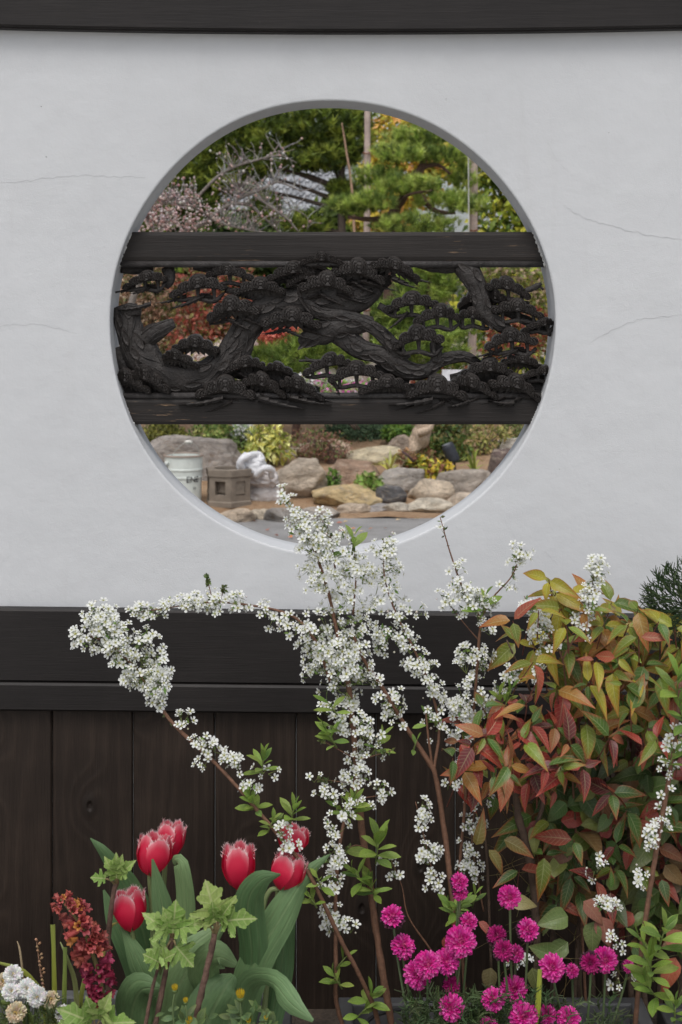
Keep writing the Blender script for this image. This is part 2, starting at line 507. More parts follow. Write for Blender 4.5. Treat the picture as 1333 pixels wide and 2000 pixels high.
sheet('ground', -400, 400, [-400, -0.02], lambda y: 0.2, M['bounce_ground'])
sheet('planting_bed', -6, 6, [-0.5, -0.014], lambda y: 0.206, M['potsoil'])
sheet('path', -9, 9, [0.08, 8.42], lambda y: 0.0, M['asphalt'])
sheet('garden_soil', -9, 9, list(np.linspace(8.2, 12.4, 40)), lambda y: gz(y) + (0.004 if y > 8.3 else -0.01), M['soil'], nx=100, wob=0.03)
sheet('terrain', -400, 400, [0.04, 8.0, 12.3, 12.4, 20, 40, 400], lambda y: gz(y) - (0.12 if y < 12.39 else -0.02), M['earth'], nx=4)

# ------------------------------------------------------------------ the garden wall with its round opening
HCX, HCZ = (649 - HX) * DW / FP, CZ - (638 - HY) * DW / FP
HA, HB, TH = 435 * DW / FP, 443 * DW / FP, 0.107
wall = thing('garden_wall', (HCX, 0, 0.2), 'white plastered garden wall with a large round moon opening above dark plank wainscot', 'wall')

def ell(a, k=0.0):
    wob = 1 + 0.0035 * math.sin(3 * a + 1.0) + 0.002 * math.sin(7 * a)
    return (HCX + (HA * wob + k) * math.cos(a), HCZ + (HB * wob + k) * math.sin(a))

mb = MB()
N = 192
x0, x1, z0, z1 = -3.2, 3.2, -0.06, 2.45
rings = [(0.0065, None, 0.0)]
prof = [(0.0055, 0.0), (0.004, 0.0001), (0.0017, 0.0007), (0.0005, 0.002), (0.0, 0.0042), (0.0, 0.006), (0.0, 0.05), (0.0, TH - 0.008), (0.003, TH - 0.002), (0.008, TH)]
vs, fs = [], []
def outer(a):
    c, s = math.cos(a), math.sin(a)
    k = min(((x1 - HCX) / c if c > 1e-9 else (x0 - HCX) / c if c < -1e-9 else 1e9), ((z1 - HCZ) / s if s > 1e-9 else (z0 - HCZ) / s if s < -1e-9 else 1e9))
    return HCX + c * k, HCZ + s * k
corners = [math.atan2(z - HCZ, x - HCX) for x in (x0, x1) for z in (z0, z1)]
angs = sorted([2 * math.pi * i / N - math.pi for i in range(N)] + corners)
n = len(angs)
for j in range(len(prof) + 2):
    for a in angs:
        if j == 0: x, z = outer(a); y = 0.0
        elif j == len(prof) + 1: x, z = outer(a); y = TH
        else:
            k, y = prof[j - 1]; x, z = ell(a, k)
        vs.append((x, y, z))
for j in range(len(prof) + 1):
    for i in range(n):
        a, b = j * n + i, j * n + (i + 1) % n
        fs.append((a, a + n, b + n, b))
mb.add(vs, fs)
wp = mb.build('plaster', M['plaster'], wall)
try:
    wp.data.set_sharp_from_angle(angle=math.radians(35))
except Exception:
    pass

def beam(name, px0, px1, top, bot, yf, yb, mat, parent, n=24, bev=0.003):
    """A board across the wall; top and bottom are photo heights as functions of px."""
    d = DW + yf
    mb = MB(); vs, fs = [], []
    for i in range(n + 1):
        px = px0 + (px1 - px0) * i / n
        xa = (px - HX) * d / FP
        zt, zb = CZ - (top(px) - HY) * d / FP, CZ - (bot(px) - HY) * d / FP
        b = bev
        vs += [(xa, yb, zb), (xa, yf + b, zb), (xa, yf, zb + b), (xa, yf, zt - b), (xa, yf + b, zt), (xa, yb, zt)]
    for i in range(n):
        for k in range(5):
            a = i * 6 + k
            fs.append((a, a + 1, a + 7, a + 6))
        fs.append((i * 6 + 5, i * 6, i * 6 + 6, i * 6 + 11))
    fs += [tuple(range(5, -1, -1)), tuple(range(n * 6, n * 6 + 6))]
    mb.add(vs, fs)
    return mb.build(name, mat, parent, smooth=False)

sag = lambda px: 64 - 9 * ((px - 690) / 690) ** 2 if abs(px - 690) < 900 else 50
beam('top_beam', -2400, 3700, lambda p: -140, lambda p: sag(p) - 5, -0.030, 0.01, M['board'], wall, 60)
beam('beam_fillet', -2400, 3700, lambda p: sag(p) - 5.0, lambda p: sag(p), -0.020, 0.01, M['board'], wall, 60, 0.0015)
tl = lambda off, sl: (lambda p: off + sl * (p / 1333))
beam('upper_board', -2400, 3700, tl(1189, 15), tl(1332, 14), -0.026, 0.01, M['board'], wall, 12, 0.004)
beam('lower_rail', -2400, 3700, tl(1334, 14), tl(1389, 13), -0.034, 0.01, M['board'], wall, 12, 0.004)
# planks
e = [-540, -380, -216, -56, 102, 260, 420, 579, 735, 890, 1048, 1206, 1364, 1522, 1680, 1840]
for i in range(len(e) - 1):
    yf = -0.012 + R.uniform(-0.0018, 0.0018)
    d = DW + yf
    xa, xb = (e[i] + 1.0 - HX) * d / FP, (e[i + 1] - 1.0 - HX) * d / FP
    zt = CZ - (1380 + 14 * e[i] / 1333 - HY) * d / FP
    mb = MB(); b = 0.0025
    pr = [(xa, 0.012), (xa, yf + b), (xa + b, yf), (xb - b, yf), (xb, yf + b), (xb, 0.012)]
    vs = [(x, y, z) for z in (0.02, zt) for x, y in pr]
    mb.add(vs, [(k, k + 1, k + 7, k + 6) for k in range(5)] + [(5, 0, 6, 11), (5, 4, 3, 2, 1, 0), (6, 7, 8, 9, 10, 11)])
    mb.build('plank', M['plank'], wall, smooth=False)
# coping roof over the wall
mb = MB()
box(mb, (-3.3, -0.085, 2.41), (3.3, 0.195, 2.45), (0.022, 0.019, 0.018))
mb.build('eave_board', M['board'], wall, smooth=False)
mb = MB()
for sgn in (-1, 1):
    for i in range(40):
        x = -3.2 + i * 0.16
        tube(mb, [(x, 0.05, 2.60), (x, 0.05 + sgn * 0.19, 2.49)], 0.035, 8, (0.11, 0.115, 0.125))
    vs = [(-3.3, 0.05, 2.58), (3.3, 0.05, 2.58), (3.3, 0.05 + sgn * 0.19, 2.47), (-3.3, 0.05 + sgn * 0.19, 2.47)]
    mb.add(vs, [(0, 1, 2, 3)], (0.10, 0.105, 0.115))
tube(mb, [(-3.3, 0.05, 2.63), (3.3, 0.05, 2.63)], 0.06, 10, (0.11, 0.115, 0.125))
tag(mb.build('coping_tiles', M['tile'], wall), kind='stuff')
# hairline cracks
def crack(pts, w=1.1, jit=2.5):
    q = spline(pts, max(8, int(abs(pts[-1][0] - pts[0][0]) / 7)))
    mb = MB(); vs, fs = [], []
    for i, (a, b) in enumerate(q):
        j = R.uniform(-jit, jit); ww = 0.5 * w * R.uniform(0.3, 1.0) * min(1, i / 4, (len(q) - 1 - i) / 4) * 0.5 + 0.15
        for s in (-1, 1):
            p = P(a, b + j + s * ww, DW); p.y = -0.0006; vs.append(p)
    for i in range(len(q) - 1): fs.append((2 * i, 2 * i + 2, 2 * i + 3, 2 * i + 1))
    mb.add(vs, fs, (0.45, 0.455, 0.465))
    mb.build('crack', M['attr'], wall)
crack([(-30, 362), (60, 352), (140, 344), (210, 344), (285, 347)], 0.9)
crack([(1100, 400), (1140, 424), (1190, 441), (1260, 457), (1345, 468)], 1.5)
crack([(1150, 670), (1205, 640), (1262, 622), (1345, 614)], 1.2)
crack([(1266, 455), (1290, 418), (1318, 372)], 0.7)
crack([(-20, 640), (70, 634), (150, 650)], 0.6)
crack([(1050, 230), (1085, 305), (1120, 345)], 0.5)
crack([(1060, 1075), (1078, 1092), (1090, 1102)], 0.8)

# ------------------------------------------------------------------ carved pine screen set into the opening
screen = thing('carved_screen', P(655, 829, 2.84), 'dark carved wooden pine openwork screen between two rails inside the round opening', 'carved screen')
DK = (0.0250, 0.0210, 0.0192)
def hole_x(py, d):                          # left and right ends inside the opening at a photo height
    z = CZ - (py - HY) * d / FP
    k = math.sqrt(max(0, 1 - ((z - HCZ) / HB) ** 2)) * HA
    return HCX - k, HCX + k
def rail(name, py0, py1, y0, y1, bev, mat):
    d = DW + y0
    mb = MB(); vs, fs = [], []
    rows = 8
    zs = []
    for i in range(rows + 1):
        py = py0 + (py1 - py0) * i / rows
        xa, xb = hole_x(py, d)
        z = CZ - (py - HY) * d / FP
        yy = y0 + (bev if i in (0, rows) else 0)
        vs += [(xa - 0.002, y1, z), (xa - 0.002, yy, z), (xb + 0.002, yy, z), (xb + 0.002, y1, z)]
    for i in range(rows):
        for k in range(3):
            a = i * 4 + k
            fs.append((a, a + 4, a + 5, a + 1))
        fs.append((i * 4 + 3, i * 4 + 7, i * 4 + 4, i * 4))
    fs += [(0, 1, 2, 3), (rows * 4 + 3, rows * 4 + 2, rows * 4 + 1, rows * 4)]
    mb.add(vs, fs)
    return mb.build(name, mat, screen, smooth=False)
rail('top_rail', 453, 509, 0.030, 0.080, 0.002, M['rail'])
rail('bottom_rail', 780, 829, 0.030, 0.080, 0.002, M['rail'])
def lip(name, py0, py1):
    mb = MB()
    pm = (py0 + py1) / 2
    xa, xb = hole_x(pm, 2.8)
    z = CZ - (pm - HY) * 2.805 / FP
    r = (py1 - py0) / 2 * 2.8 / FP
    tube(mb, [(xa - 0.002, 0.034, z), (xb + 0.002, 0.034, z)], r, 12, (0.040, 0.036, 0.035))  # lighter than the rails: light caught on the rounding is put into the colour
    mb.build(name, M['carved'], screen)
lip('upper_moulding', 509, 522)
lip('lower_moulding', 767, 780)
# crumbs of mortar at the rail ends
for py0, py1 in ((453, 520), (768, 829)):
    for side in (0, 1):
        mb = MB(); pts = []; rr = []
        for i in range(26):
            py = py0 + (py1 - py0) * i / 25
            x = hole_x(py, 2.81)[side]
            pts.append((x + (0.0015 if side else -0.0015) + R.uniform(-0.001, 0.001), 0.030 + R.uniform(-0.002, 0.002), CZ - (py - HY) * 2.81 / FP))
            rr.append(R.uniform(0.001, 0.0042))
        tube(mb, pts, rr, 6, (0.50, 0.50, 0.49))
        mb.build('mortar', M['matte'], screen)

CL = [ # left tip, apex, right tip, depth, underside: t twig, n needle spray, - none
 (241,564,286,528,326,546,22,'tn'), (333,581,386,535,440,563,18,'tn'), (404,540,443,512,494,546,26,'t'), (454,574,510,540,556,574,20,'-'),
 (406,626,448,576,508,611,16,'n'), (521,549,573,509,616,536,24,'n'), (588,515,629,491,668,515,14,'n'), (585,566,641,528,689,574,14,'n'),
 (647,537,702,503,751,555,16,'n'), (726,519,773,502,820,549,16,'n'), (511,636,571,598,627,640,12,'n'), (337,684,381,653,427,688,18,'-'),
 (318,699,341,681,388,718,14,'-'), (228,740,243,719,294,768,14,'-'), (258,735,281,712,331,768,12,'-'), (431,733,480,694,516,716,28,'n'),
 (515,722,542,706,583,738,26,'-'), (384,776,440,732,497,778,14,'n'), (475,750,512,726,559,778,16,'n'), (547,752,580,733,633,783,12,'n'),
 (593,734,645,688,684,712,18,'t'), (643,746,696,704,750,738,14,'t'), (703,769,758,731,801,760,12,'-'), (751,610,805,568,856,598,18,'t'),
 (810,632,862,592,898,624,16,'t'), (768,683,813,633,867,667,14,'t'), (890,622,924,599,957,634,24,'t'), (896,600,920,569,942,594,28,'-'),
 (949,563,991,539,1036,584,20,'t'), (950,584,967,563,999,598,28,'-'), (963,609,1012,582,1062,622,16,'t'), (1020,648,1066,620,1083,632,14,'t'),
 (950,682,997,639,1050,671,14,'tn'), (902,735,959,697,1003,735,26,'-'), (982,709,1022,689,1062,721,28,'-'), (1018,740,1066,713,1083,730,22,'t'),
 (795,775,856,731,912,781,12,'n'), (884,751,922,729,973,782,16,'n'), (957,753,1012,730,1056,785,12,'n'), (560,560,600,520,640,548,30,'-')]

def cluster(lx, ly, ax, ay, rx, ry, dep):
    n, m = 84, 10
    mx, my = (lx + rx) / 2, (ly + ry) / 2
    ux, uy = (rx - lx) / 2, (ry - ly) / 2
    cx = ax - mx
    vx, vy = ax - mx, ay - my
    # the dome sits over the apex: skew x so that the canonical centre maps there
    asym = max(-0.55, min(0.55, (cx * ux + (ay - my) * 0 ) / (ux * ux + 1e-6)))
    y0 = 0.001 * dep + 0.012
    vs, fs, cs = [], [], []
    W = math.hypot(ux, uy)
    hw = 0.009
    for i in range(n + 1):
        x = -1 + 2 * i / n
        X = abs(x)
        lo = 0.40 * (1 - x * x) - 0.16 + (0.23 * ((X - 0.8) / 0.2) ** 2 if X > 0.8 else 0)
        up = 0.12
        for c0, c1, r0, r1 in ((0, 0.60, 0.34, 0.40), (0.44, 0.42, 0.27, 0.30), (0.79, 0.13, 0.212, 0.26)):
            q = 1 - ((X - c0) / r0) ** 2
            if q >= 0: up = max(up, c1 + r1 * math.sqrt(q))
        if up < lo: up = lo + 0.01
        for j in range(m + 1):
            t = j / m
            y = lo + (up - lo) * t
            rho = math.hypot(x / 0.34, (y - 0.56) / 0.44)
            edge = min(1.0, 6.5 * min(t, 1 - t) + 0.30, 9 * (1 - X) + 0.3)
            if rho < 1.0 and y > 0.3:
                ph = rho * 3.9
                h = hw * (1.05 + 0.35 * (1 - rho * rho))
            else:
                ph = (X - 0.1) * 9.5 - 2.0 * (1 - (2 * t - 1) ** 2)
                h = hw * (1.0 - 0.2 * X)
            sw = ph % 1.0
            h = h * math.sqrt(max(edge, 0)) + (0.0034 * (1 - sw) - 0.0016)
            # canonical to photo pixels
            sx = x * (1 + (asym if x < 0 else -asym) * 1.0) if True else x
            px = mx + cx * (1 - X) + ux * x + (vx * 0) 
            py = my + uy * x + vy * y
            p = P(px, py, DW + y0 - h); vs.append(p)
            k = 0.86 + 0.42 * (1 - sw) ** 2 + (0.35 if j in (0, m) else 0)  # worn crests and rims, also lightened to paint light onto the relief
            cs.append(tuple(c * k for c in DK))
    for i in range(n):
        for j in range(m):
            a = i * (m + 1) + j
            fs.append((a, a + m + 1, a + m + 2, a + 1))
    # skirt
    loop = [i * (m + 1) for i in range(n + 1)] + [n * (m + 1) + j for j in range(1, m + 1)] + [i * (m + 1) + m for i in range(n - 1, -1, -1)] + [j for j in range(m - 1, 0, -1)]
    b = len(vs)
    for i in loop:
        p = Vector(vs[i]); p.y = y0 + 0.018; vs.append(p); cs.append(DK)
    L = len(loop)
    for i in range(L):
        k = (i + 1) % L
        fs.append((loop[i], b + i, b + k, loop[k]))
    mb = MB(); mb.add(vs, fs, cs)
    return mb.build('pine_cluster', M['carved'], screen, smooth=False)

def spray(px, py, qx, qy, w, dep):
    """Carved sheaf of needles: a jagged tapering leaf with depth."""
    y0 = 0.001 * dep + 0.012
    L = math.hypot(qx - px, qy - py); ux, uy = (qx - px) / L, (qy - py) / L; nx, ny = -uy, ux
    n = 10
    top, bot = [], []
    for i in range(n + 1):
        t = i / n
        ww = w * (1 - t) ** 0.7 * (0.55 + 0.45 * (1 if i % 2 == 0 else 0.2))
        bx, by = px + ux * L * t, py + uy * L * t + 3.0 * math.sin(t * 3)
        k = 4 if i % 2 == 0 else 0
        top.append((bx + nx * ww * 0.5 + ux * k, by + ny * ww * 0.5 + uy * k)); bot.append((bx - nx * ww + ux * k * 1.5, by - ny * ww + uy * k * 1.5))
    vs, fs = [], []
    for i in range(n + 1):
        t = i / n
        mx, my = (top[i][0] + bot[i][0]) / 2, (top[i][1] + bot[i][1]) / 2
        for (a, b), yy in ((top[i], y0), ((mx, my), y0 - 0.006 * (1 - t) - 0.001), (bot[i], y0), (bot[i], y0 + 0.012), (top[i], y0 + 0.012)):
            vs.append(P(a, b, DW + yy))
    for i in range(n):
        for k in range(5):
            a, b = i * 5 + k, i * 5 + (k + 1) % 5
            fs.append((a, b, b + 5, a + 5))
    mb = MB(); mb.add(vs, fs, DK)
    mb.build('needle_spray', M['carved'], screen, smooth=False)

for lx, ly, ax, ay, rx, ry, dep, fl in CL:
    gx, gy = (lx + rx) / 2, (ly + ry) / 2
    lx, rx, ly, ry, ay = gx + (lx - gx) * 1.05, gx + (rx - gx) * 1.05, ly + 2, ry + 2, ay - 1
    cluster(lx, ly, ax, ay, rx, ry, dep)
    w, h = rx - lx, (ly + ry) / 2 - ay
    mx, my = (lx + rx) / 2, (ly + ry) / 2
    dd = DW + 0.012 + dep * 0.001 + 0.006
    if 't' not in fl:
        mb = MB(); vs, fs = [], []; n = 16
        for i in range(n + 1):
            x = -0.92 + 1.84 * i / n
            bx = mx + (ax - mx) * (1 - abs(x)) * 0.6 + (w / 2) * x
            yc = my + (ry - ly) / 2 * x - h * (0.36 * (1 - x * x) - 0.14)
            lowr = yc + (6 + 5 * (1 - x * x)) * (1.25 if i % 2 else 0.55)
            for yy, off in ((yc - h * 0.3, 0.004), (yc - h * 0.1, -0.001), (lowr, 0.004), (lowr, 0.014), (yc - h * 0.3, 0.014)):
                vs.append(P(bx + (3 if i % 2 else -2) * (1 if x > 0 else -1) * (yy == lowr), yy, dd + off))
        for i in range(n):
            for k in range(5):
                a, b = i * 5 + k, i * 5 + (k + 1) % 5
                fs.append((a, b, b + 5, a + 5))
        mb.add(vs, fs, DK); mb.build('bract', M['carved'], screen, False)
    if 't' in fl:
        mb = MB()
        o = 0.42 * h
        pxtube(mb, [(lx + w * 0.06, ly - h * 0.02, dd, 3.0), (lx + w * 0.22, my - h * 0.02 + o * 0.8, dd, 4.0), (mx, my - h * 0.16 + o * 0.9, dd, 4.6), (rx - w * 0.22, my - h * 0.06 + o, dd, 4.4), (rx - w * 0.04, ry + o * 0.4, dd, 3.0)], 8, col=DK, flat=0.8, rough=0.25, seed=lx)
        mb.build('twig', M['carved'], screen)
        for k in (0.2, 0.5, 0.78):
            mb = MB(); qx = lx + w * k
            qy = my - h * 0.1
            pxtube(mb, [(qx, qy - h * 0.25, dd, 5.5), (qx + 1, qy + o * 0.4, dd, 3.4), (qx + 2, qy + o, dd, 4.5)], 8, col=DK)
            mb.build('peg', M['carved'], screen)
    if 'n' in fl:
        sg = -1 if (lx < 400 or lx > 780) else 1
        for k in range(2):
            sx = mx + w * (0.15 - 0.3 * k) * sg
            spray(sx, my + h * 0.02, sx + sg * w * (0.55 - 0.1 * k), my + h * (0.42 + 0.08 * k), 8, dep + 7 - 3 * k)
            spray(mx - sg * w * 0.1 * k, my, mx - sg * w * (0.45), my + h * 0.25, 7, dep + 9)

def limb(name, pts, flat=0.42, ridges=5, sides=18, rough=0.34, plates=False):
    """pts: (px, py, depth mm, radius px)"""
    q = [(a, b, DW + (c + 14) * 0.001, r * 1.08) for a, b, c, r in pts]
    mb = MB()
    n = max(8, int(sum(math.hypot(q[i + 1][0] - q[i][0], q[i + 1][1] - q[i][1]) for i in range(len(q) - 1)) / 5))
    pxtube(mb, q, sides, n, DK, flat=flat, rough=rough, seed=pts[0][0])
    s = spline(q, n)
    for k in range(ridges):
        th0 = -1.1 + 2.2 * k / max(1, ridges - 1); f = R.uniform(0.05, 0.12); ph = R.uniform(0, 6)
        pp, rr = [], []
        for i in range(1, n - 1):
            a, b, d, r = s[i]
            dx, dy = s[min(i + 1, n - 1)][0] - s[i - 1][0], s[min(i + 1, n - 1)][1] - s[i - 1][1]
            l = math.hypot(dx, dy) or 1
            th = th0 + 0.35 * math.sin(i * f * 3 + ph)
            p = P(a - dy / l * r * 0.98 * math.sin(th), b + dx / l * r * 0.98 * math.sin(th), d)
            p.y -= r * d / FP * math.cos(th) * flat * 1.0
            pp.append(p); rr.append((0.3 + 1.5 * abs(math.sin(i * f * 4 + ph)) * R.uniform(0.5, 1.2)) * 0.001)
        if len(pp) > 2: tube(mb, pp, rr, 5, (0.028, 0.0245, 0.023))
    o = mb.build(name, M['carved'], screen)
    i = 3
    while plates and i < n - 4:                       # lens-shaped bark plates
        a, b, d, r = s[i]
        dx, dy = s[i + 2][0] - s[i - 2][0], s[i + 2][1] - s[i - 2][1]
        l = math.hypot(dx, dy) or 1; tx, ty = dx / l, dy / l; nx, ny = -ty, tx
        th = R.uniform(-0.9, 0.9); L = R.uniform(13, 22); W = min(r * 0.42, R.uniform(6, 9))
        mb = MB(); vs, fs = [], []
        for kk in range(14):
            an = 2 * math.pi * kk / 14
            for sc_, up in ((1.0, -0.004), (0.86, 0.0035), (0.45, 0.0015)):
                u = math.cos(an) * L * sc_; v = math.sin(an) * W * sc_ * abs(math.sin(an)) ** 0.35
                aa = th + v / r
                p = P(a + tx * u + nx * r * math.sin(aa), b + ty * u + ny * r * math.sin(aa), d)
                p.y -= r * d / FP * math.cos(aa) * flat + up
                vs.append(p)
        for kk in range(14):
            for q_ in range(2):
                a0_, b0_ = kk * 3 + q_, (kk + 1) % 14 * 3 + q_
                fs.append((a0_, a0_ + 1, b0_ + 1, b0_))
        fs.append(tuple(kk * 3 + 2 for kk in range(14)))
        mb.add(vs, fs, [tuple(c * (0.85, 1.5, 1.0)[z % 3] for c in DK) for z in range(42)]); mb.build('bark_plate', M['carved'], screen, False)
        i += R.randint(3, 5)
    return o

limb('trunk', [(243,598,36,21),(250,632,34,24),(262,668,34,28),(290,708,34,31),(330,736,34,31),(385,737,34,28),(430,716,36,27),(462,680,36,25),(482,642,36,26),(512,612,36,24),(560,598,36,26),(610,588,36,30),(660,580,36,34),(700,574,36,28),(738,556,38,18)], ridges=6, sides=24, plates=True)
limb('broken_branch', [(283,668,30,16),(300,650,26,17),(320,640,24,14),(341,631,24,9)], ridges=5)
limb('broken_stub', [(228,608,34,8),(250,606,28,12),(276,606,26,9)], ridges=3)
limb('branch', [(236,676,40,16),(246,706,40,18),(262,740,42,20)], ridges=3)
limb('branch', [(230,758,44,14),(330,766,44,18),(440,768,44,22),(540,766,44,20),(625,768,44,12)], ridges=3)
limb('branch', [(588,672,30,8),(603,661,26,16),(640,645,26,21),(690,634,28,20),(730,630,32,12)], ridges=3, plates=True)
limb('branch', [(589,566,26,8),(600,592,24,10),(625,611,22,11),(665,616,22,11),(705,628,22,11),(740,648,24,12),(764,676,26,13),(782,706,28,13)], ridges=3, plates=True)
limb('branch', [(640,632,34,24),(672,658,32,20),(702,680,30,18),(736,692,30,18),(768,708,30,18),(800,724,30,16),(832,724,30,14),(858,706,30,12),(884,698,30,11),(912,698,30,9),(936,712,34,7)], ridges=4, plates=True)
limb('branch', [(738,642,32,10),(768,674,32,13),(786,706,34,16)], ridges=4)
limb('branch', [(620,540,38,18),(670,560,38,24),(720,556,38,22),(760,540,40,14)], ridges=5)
limb('branch', [(530,556,40,10),(560,575,40,10),(600,545,40,16),(640,536,40,18)], ridges=2)
limb('branch', [(898,520,26,15),(916,532,22,19),(930,556,20,17),(938,584,20,16),(952,614,20,15),(976,636,22,13),(998,646,26,8)], ridges=3, plates=True)
limb('branch', [(812,516,38,5),(850,524,38,8),(900,522,36,10)], ridges=2)
limb('branch', [(851,668,26,9),(853,690,28,10),(852,708,30,11)], ridges=3)
limb('branch', [(328,522,34,11),(331,545,32,10),(322,560,30,8)], ridges=3)
limb('branch', [(236,526,38,7),(265,526,38,9),(300,524,38,5)], ridges=2)
limb('branch', [(378,520,38,6),(410,524,38,9),(440,530,38,8)], ridges=2)
limb('branch', [(440,566,34,6),(480,575,34,6),(515,580,34,10),(545,585,36,12)], ridges=2)
limb('branch', [(500,600,38,14),(530,586,40,14),(560,582,40,12)], ridges=2)
limb('branch', [(700,762,44,10),(800,766,44,16),(900,766,44,20),(1000,766,44,20),(1066,764,44,14)], ridges=3)
limb('branch', [(880,742,44,10),(940,735,44,14),(1000,742,44,12),(1072,742,44,10)], ridges=2)
limb('branch', [(950,600,40,7),(990,610,40,8),(1040,632,40,8),(1078,652,40,6)], ridges=2)
limb('branch', [(740,596,36,6),(760,606,34,7),(780,600,34,5)], ridges=2)
limb('branch', [(455,720,44,14),(500,730,44,18),(570,745,44,14)], ridges=2)
limb('branch', [(730,720,44,8),(770,735,44,14),(800,745,44,16)], ridges=2)
limb('twig', [(584,705,24,2),(602,704,24,3),(622,706,24,4)], ridges=0, sides=8)
limb('twig', [(596,697,24,1),(606,705,24,3)], ridges=0, sides=8)
limb('twig', [(1025,568,24,4),(1042,562,24,6),(1058,553,22,3)], ridges=0, sides=8)
limb('twig', [(1040,562,24,4),(1054,560,24,3),(1062,566,24,2)], ridges=0, sides=8)
limb('twig', [(960,600,24,4),(1000,600,24,3)], ridges=0, sides=8)
for a in [(300,590,236,604,9,20),(395,578,334,601,9,20),(440,776,355,789,9,8),(500,778,590,797,10,6),(560,776,642,789,9,8),(850,778,765,789,10,8),(920,780,880,792,8,8),(800,605,758,642,7,20),(985,676,945,698,7,18),(700,548,755,558,8,18),(760,542,815,562,8,14),(650,742,662,766,7,14),(1010,786,960,782,8,8)]:
    spray(*a)

# ------------------------------------------------------------------ leaves and needles in bulk
def leaves_np(pos, dr, nm, L, W, col, fold=0.25, droop=0.2):
    """Six-vertex folded leaves."""
    n = len(pos)
    dr = nrm(dr); x = nrm(np.cross(dr, nm)); z = np.cross(x, dr)
    L = np.broadcast_to(np.asarray(L, float).reshape(-1, 1), (n, 1)); W = np.broadcast_to(np.asarray(W, float).reshape(-1, 1), (n, 1))
    a = pos
    m = pos + dr * L * 0.45
    tip = pos + dr * L - z * L * droop
    l = m - x * W + z * W * fold
    r = m + x * W + z * W * fold
    V = np.stack([a, r, tip, l, m], 1).reshape(-1, 3)
    b = (np.arange(n) * 5)[:, None]
    F = np.concatenate([b + [0, 1, 4], b + [1, 2, 4], b + [2, 3, 4], b + [3, 0, 4]], 0)
    return V, F, np.repeat(col, 5, axis=0)

def pick_cols(cols, n, a=0.25):
    c = np.array(cols)[NP.randint(0, len(cols), n)]
    return c * (1 + NP.uniform(-a, a, (n, 1)))

def cloud_pts(blobs, n):
    """Random points in px ellipsoids (px, py, rx, ry, d[, depth radius m]), denser to the shell; clumped."""
    ar = np.array([b[2] * b[3] for b in blobs]); ar = ar / ar.sum()
    idx = NP.choice(len(blobs), n, p=ar)
    out, onm = [], []
    B = np.array([(list(b) + [b[2] * b[4] / FP * 0.8])[:6] for b in blobs])[idx]
    u = nrm(NP.normal(size=(n, 3)))
    r = NP.uniform(0.25, 1, n) ** 0.5
    u2 = u * r[:, None]
    d = B[:, 4]
    px = B[:, 0] + u2[:, 0] * B[:, 2]; py = B[:, 1] - u2[:, 2] * B[:, 3]
    pos = np.stack([(px - HX) * d / FP, d - DW + u2[:, 1] * B[:, 5], CZ - (py - HY) * d / FP], 1)
    return pos, u

def leaf_cloud(name, blobs, n, L, W, cols, parent, up=0.5, mat='foliage', droop=0.2):
    pos, u = cloud_pts(blobs, n)
    dr = u * 0.6 + NP.normal(size=(n, 3)) * 0.6 + np.array([0, -0.1, -0.1])
    nm = NP.normal(size=(n, 3)) * 0.5 + u * 0.4 + np.array([0, -0.25, up])
    V, F, c = leaves_np(pos, dr, nm, L * NP.uniform(0.6, 1.25, n), W * NP.uniform(0.7, 1.2, n), pick_cols(cols, n), droop=droop)
    return tag(link(name, mesh_np(name, V, F, c, M[mat], False), parent), kind='stuff')

def needle_cloud(name, blobs, n, per, L, W, cols, parent, up=0.8):
    pos, u = cloud_pts(blobs, n)
    ax = nrm(u * 0.5 + np.array([0, -0.15, up]) + NP.normal(size=(n, 3)) * 0.25)
    col = pick_cols(cols, n, 0.3)
    P0 = np.repeat(pos, per, 0); A = np.repeat(ax, per, 0); Cc = np.repeat(col, per, 0)
    k = n * per
    dr = nrm(A * 0.75 + nrm(NP.normal(size=(k, 3))) * 0.75)
    side = nrm(np.cross(dr, NP.normal(size=(k, 3)))) * W
    LL = (L * NP.uniform(0.7, 1.15, k))[:, None]
    P0 = P0 + A * (NP.uniform(-0.35, 0.35, k) * L)[:, None]
    V = np.stack([P0 - side, P0 + side, P0 + dr * LL], 1).reshape(-1, 3)
    F = np.arange(k * 3).reshape(-1, 3)
    Cc = Cc * NP.uniform(0.8, 1.2, (k, 1))
    return tag(link(name, mesh_np(name, V, F, np.repeat(Cc, 3, 0), M['needle'], False), parent), kind='stuff')

def solve_d(py, sink=0.0):
    """Distance at which the garden floor shows at this photo height."""
    lo, hi = 9.0, 40.0
    for _ in range(60):
        d = (lo + hi) / 2
        if HY + (CZ - gz(d - DW) + sink) * FP / d > py: lo = d
        else: hi = d
    return d

def wood_limb(parent, name, pts, col=(0.07, 0.05, 0.04), sides=8, mat='bark', rough=0.25):
    mb = MB(); pxtube(mb, pts, sides, col=col, rough=rough, seed=pts[0][0] * 0.1)
    return mb.build(name, M[mat], parent)

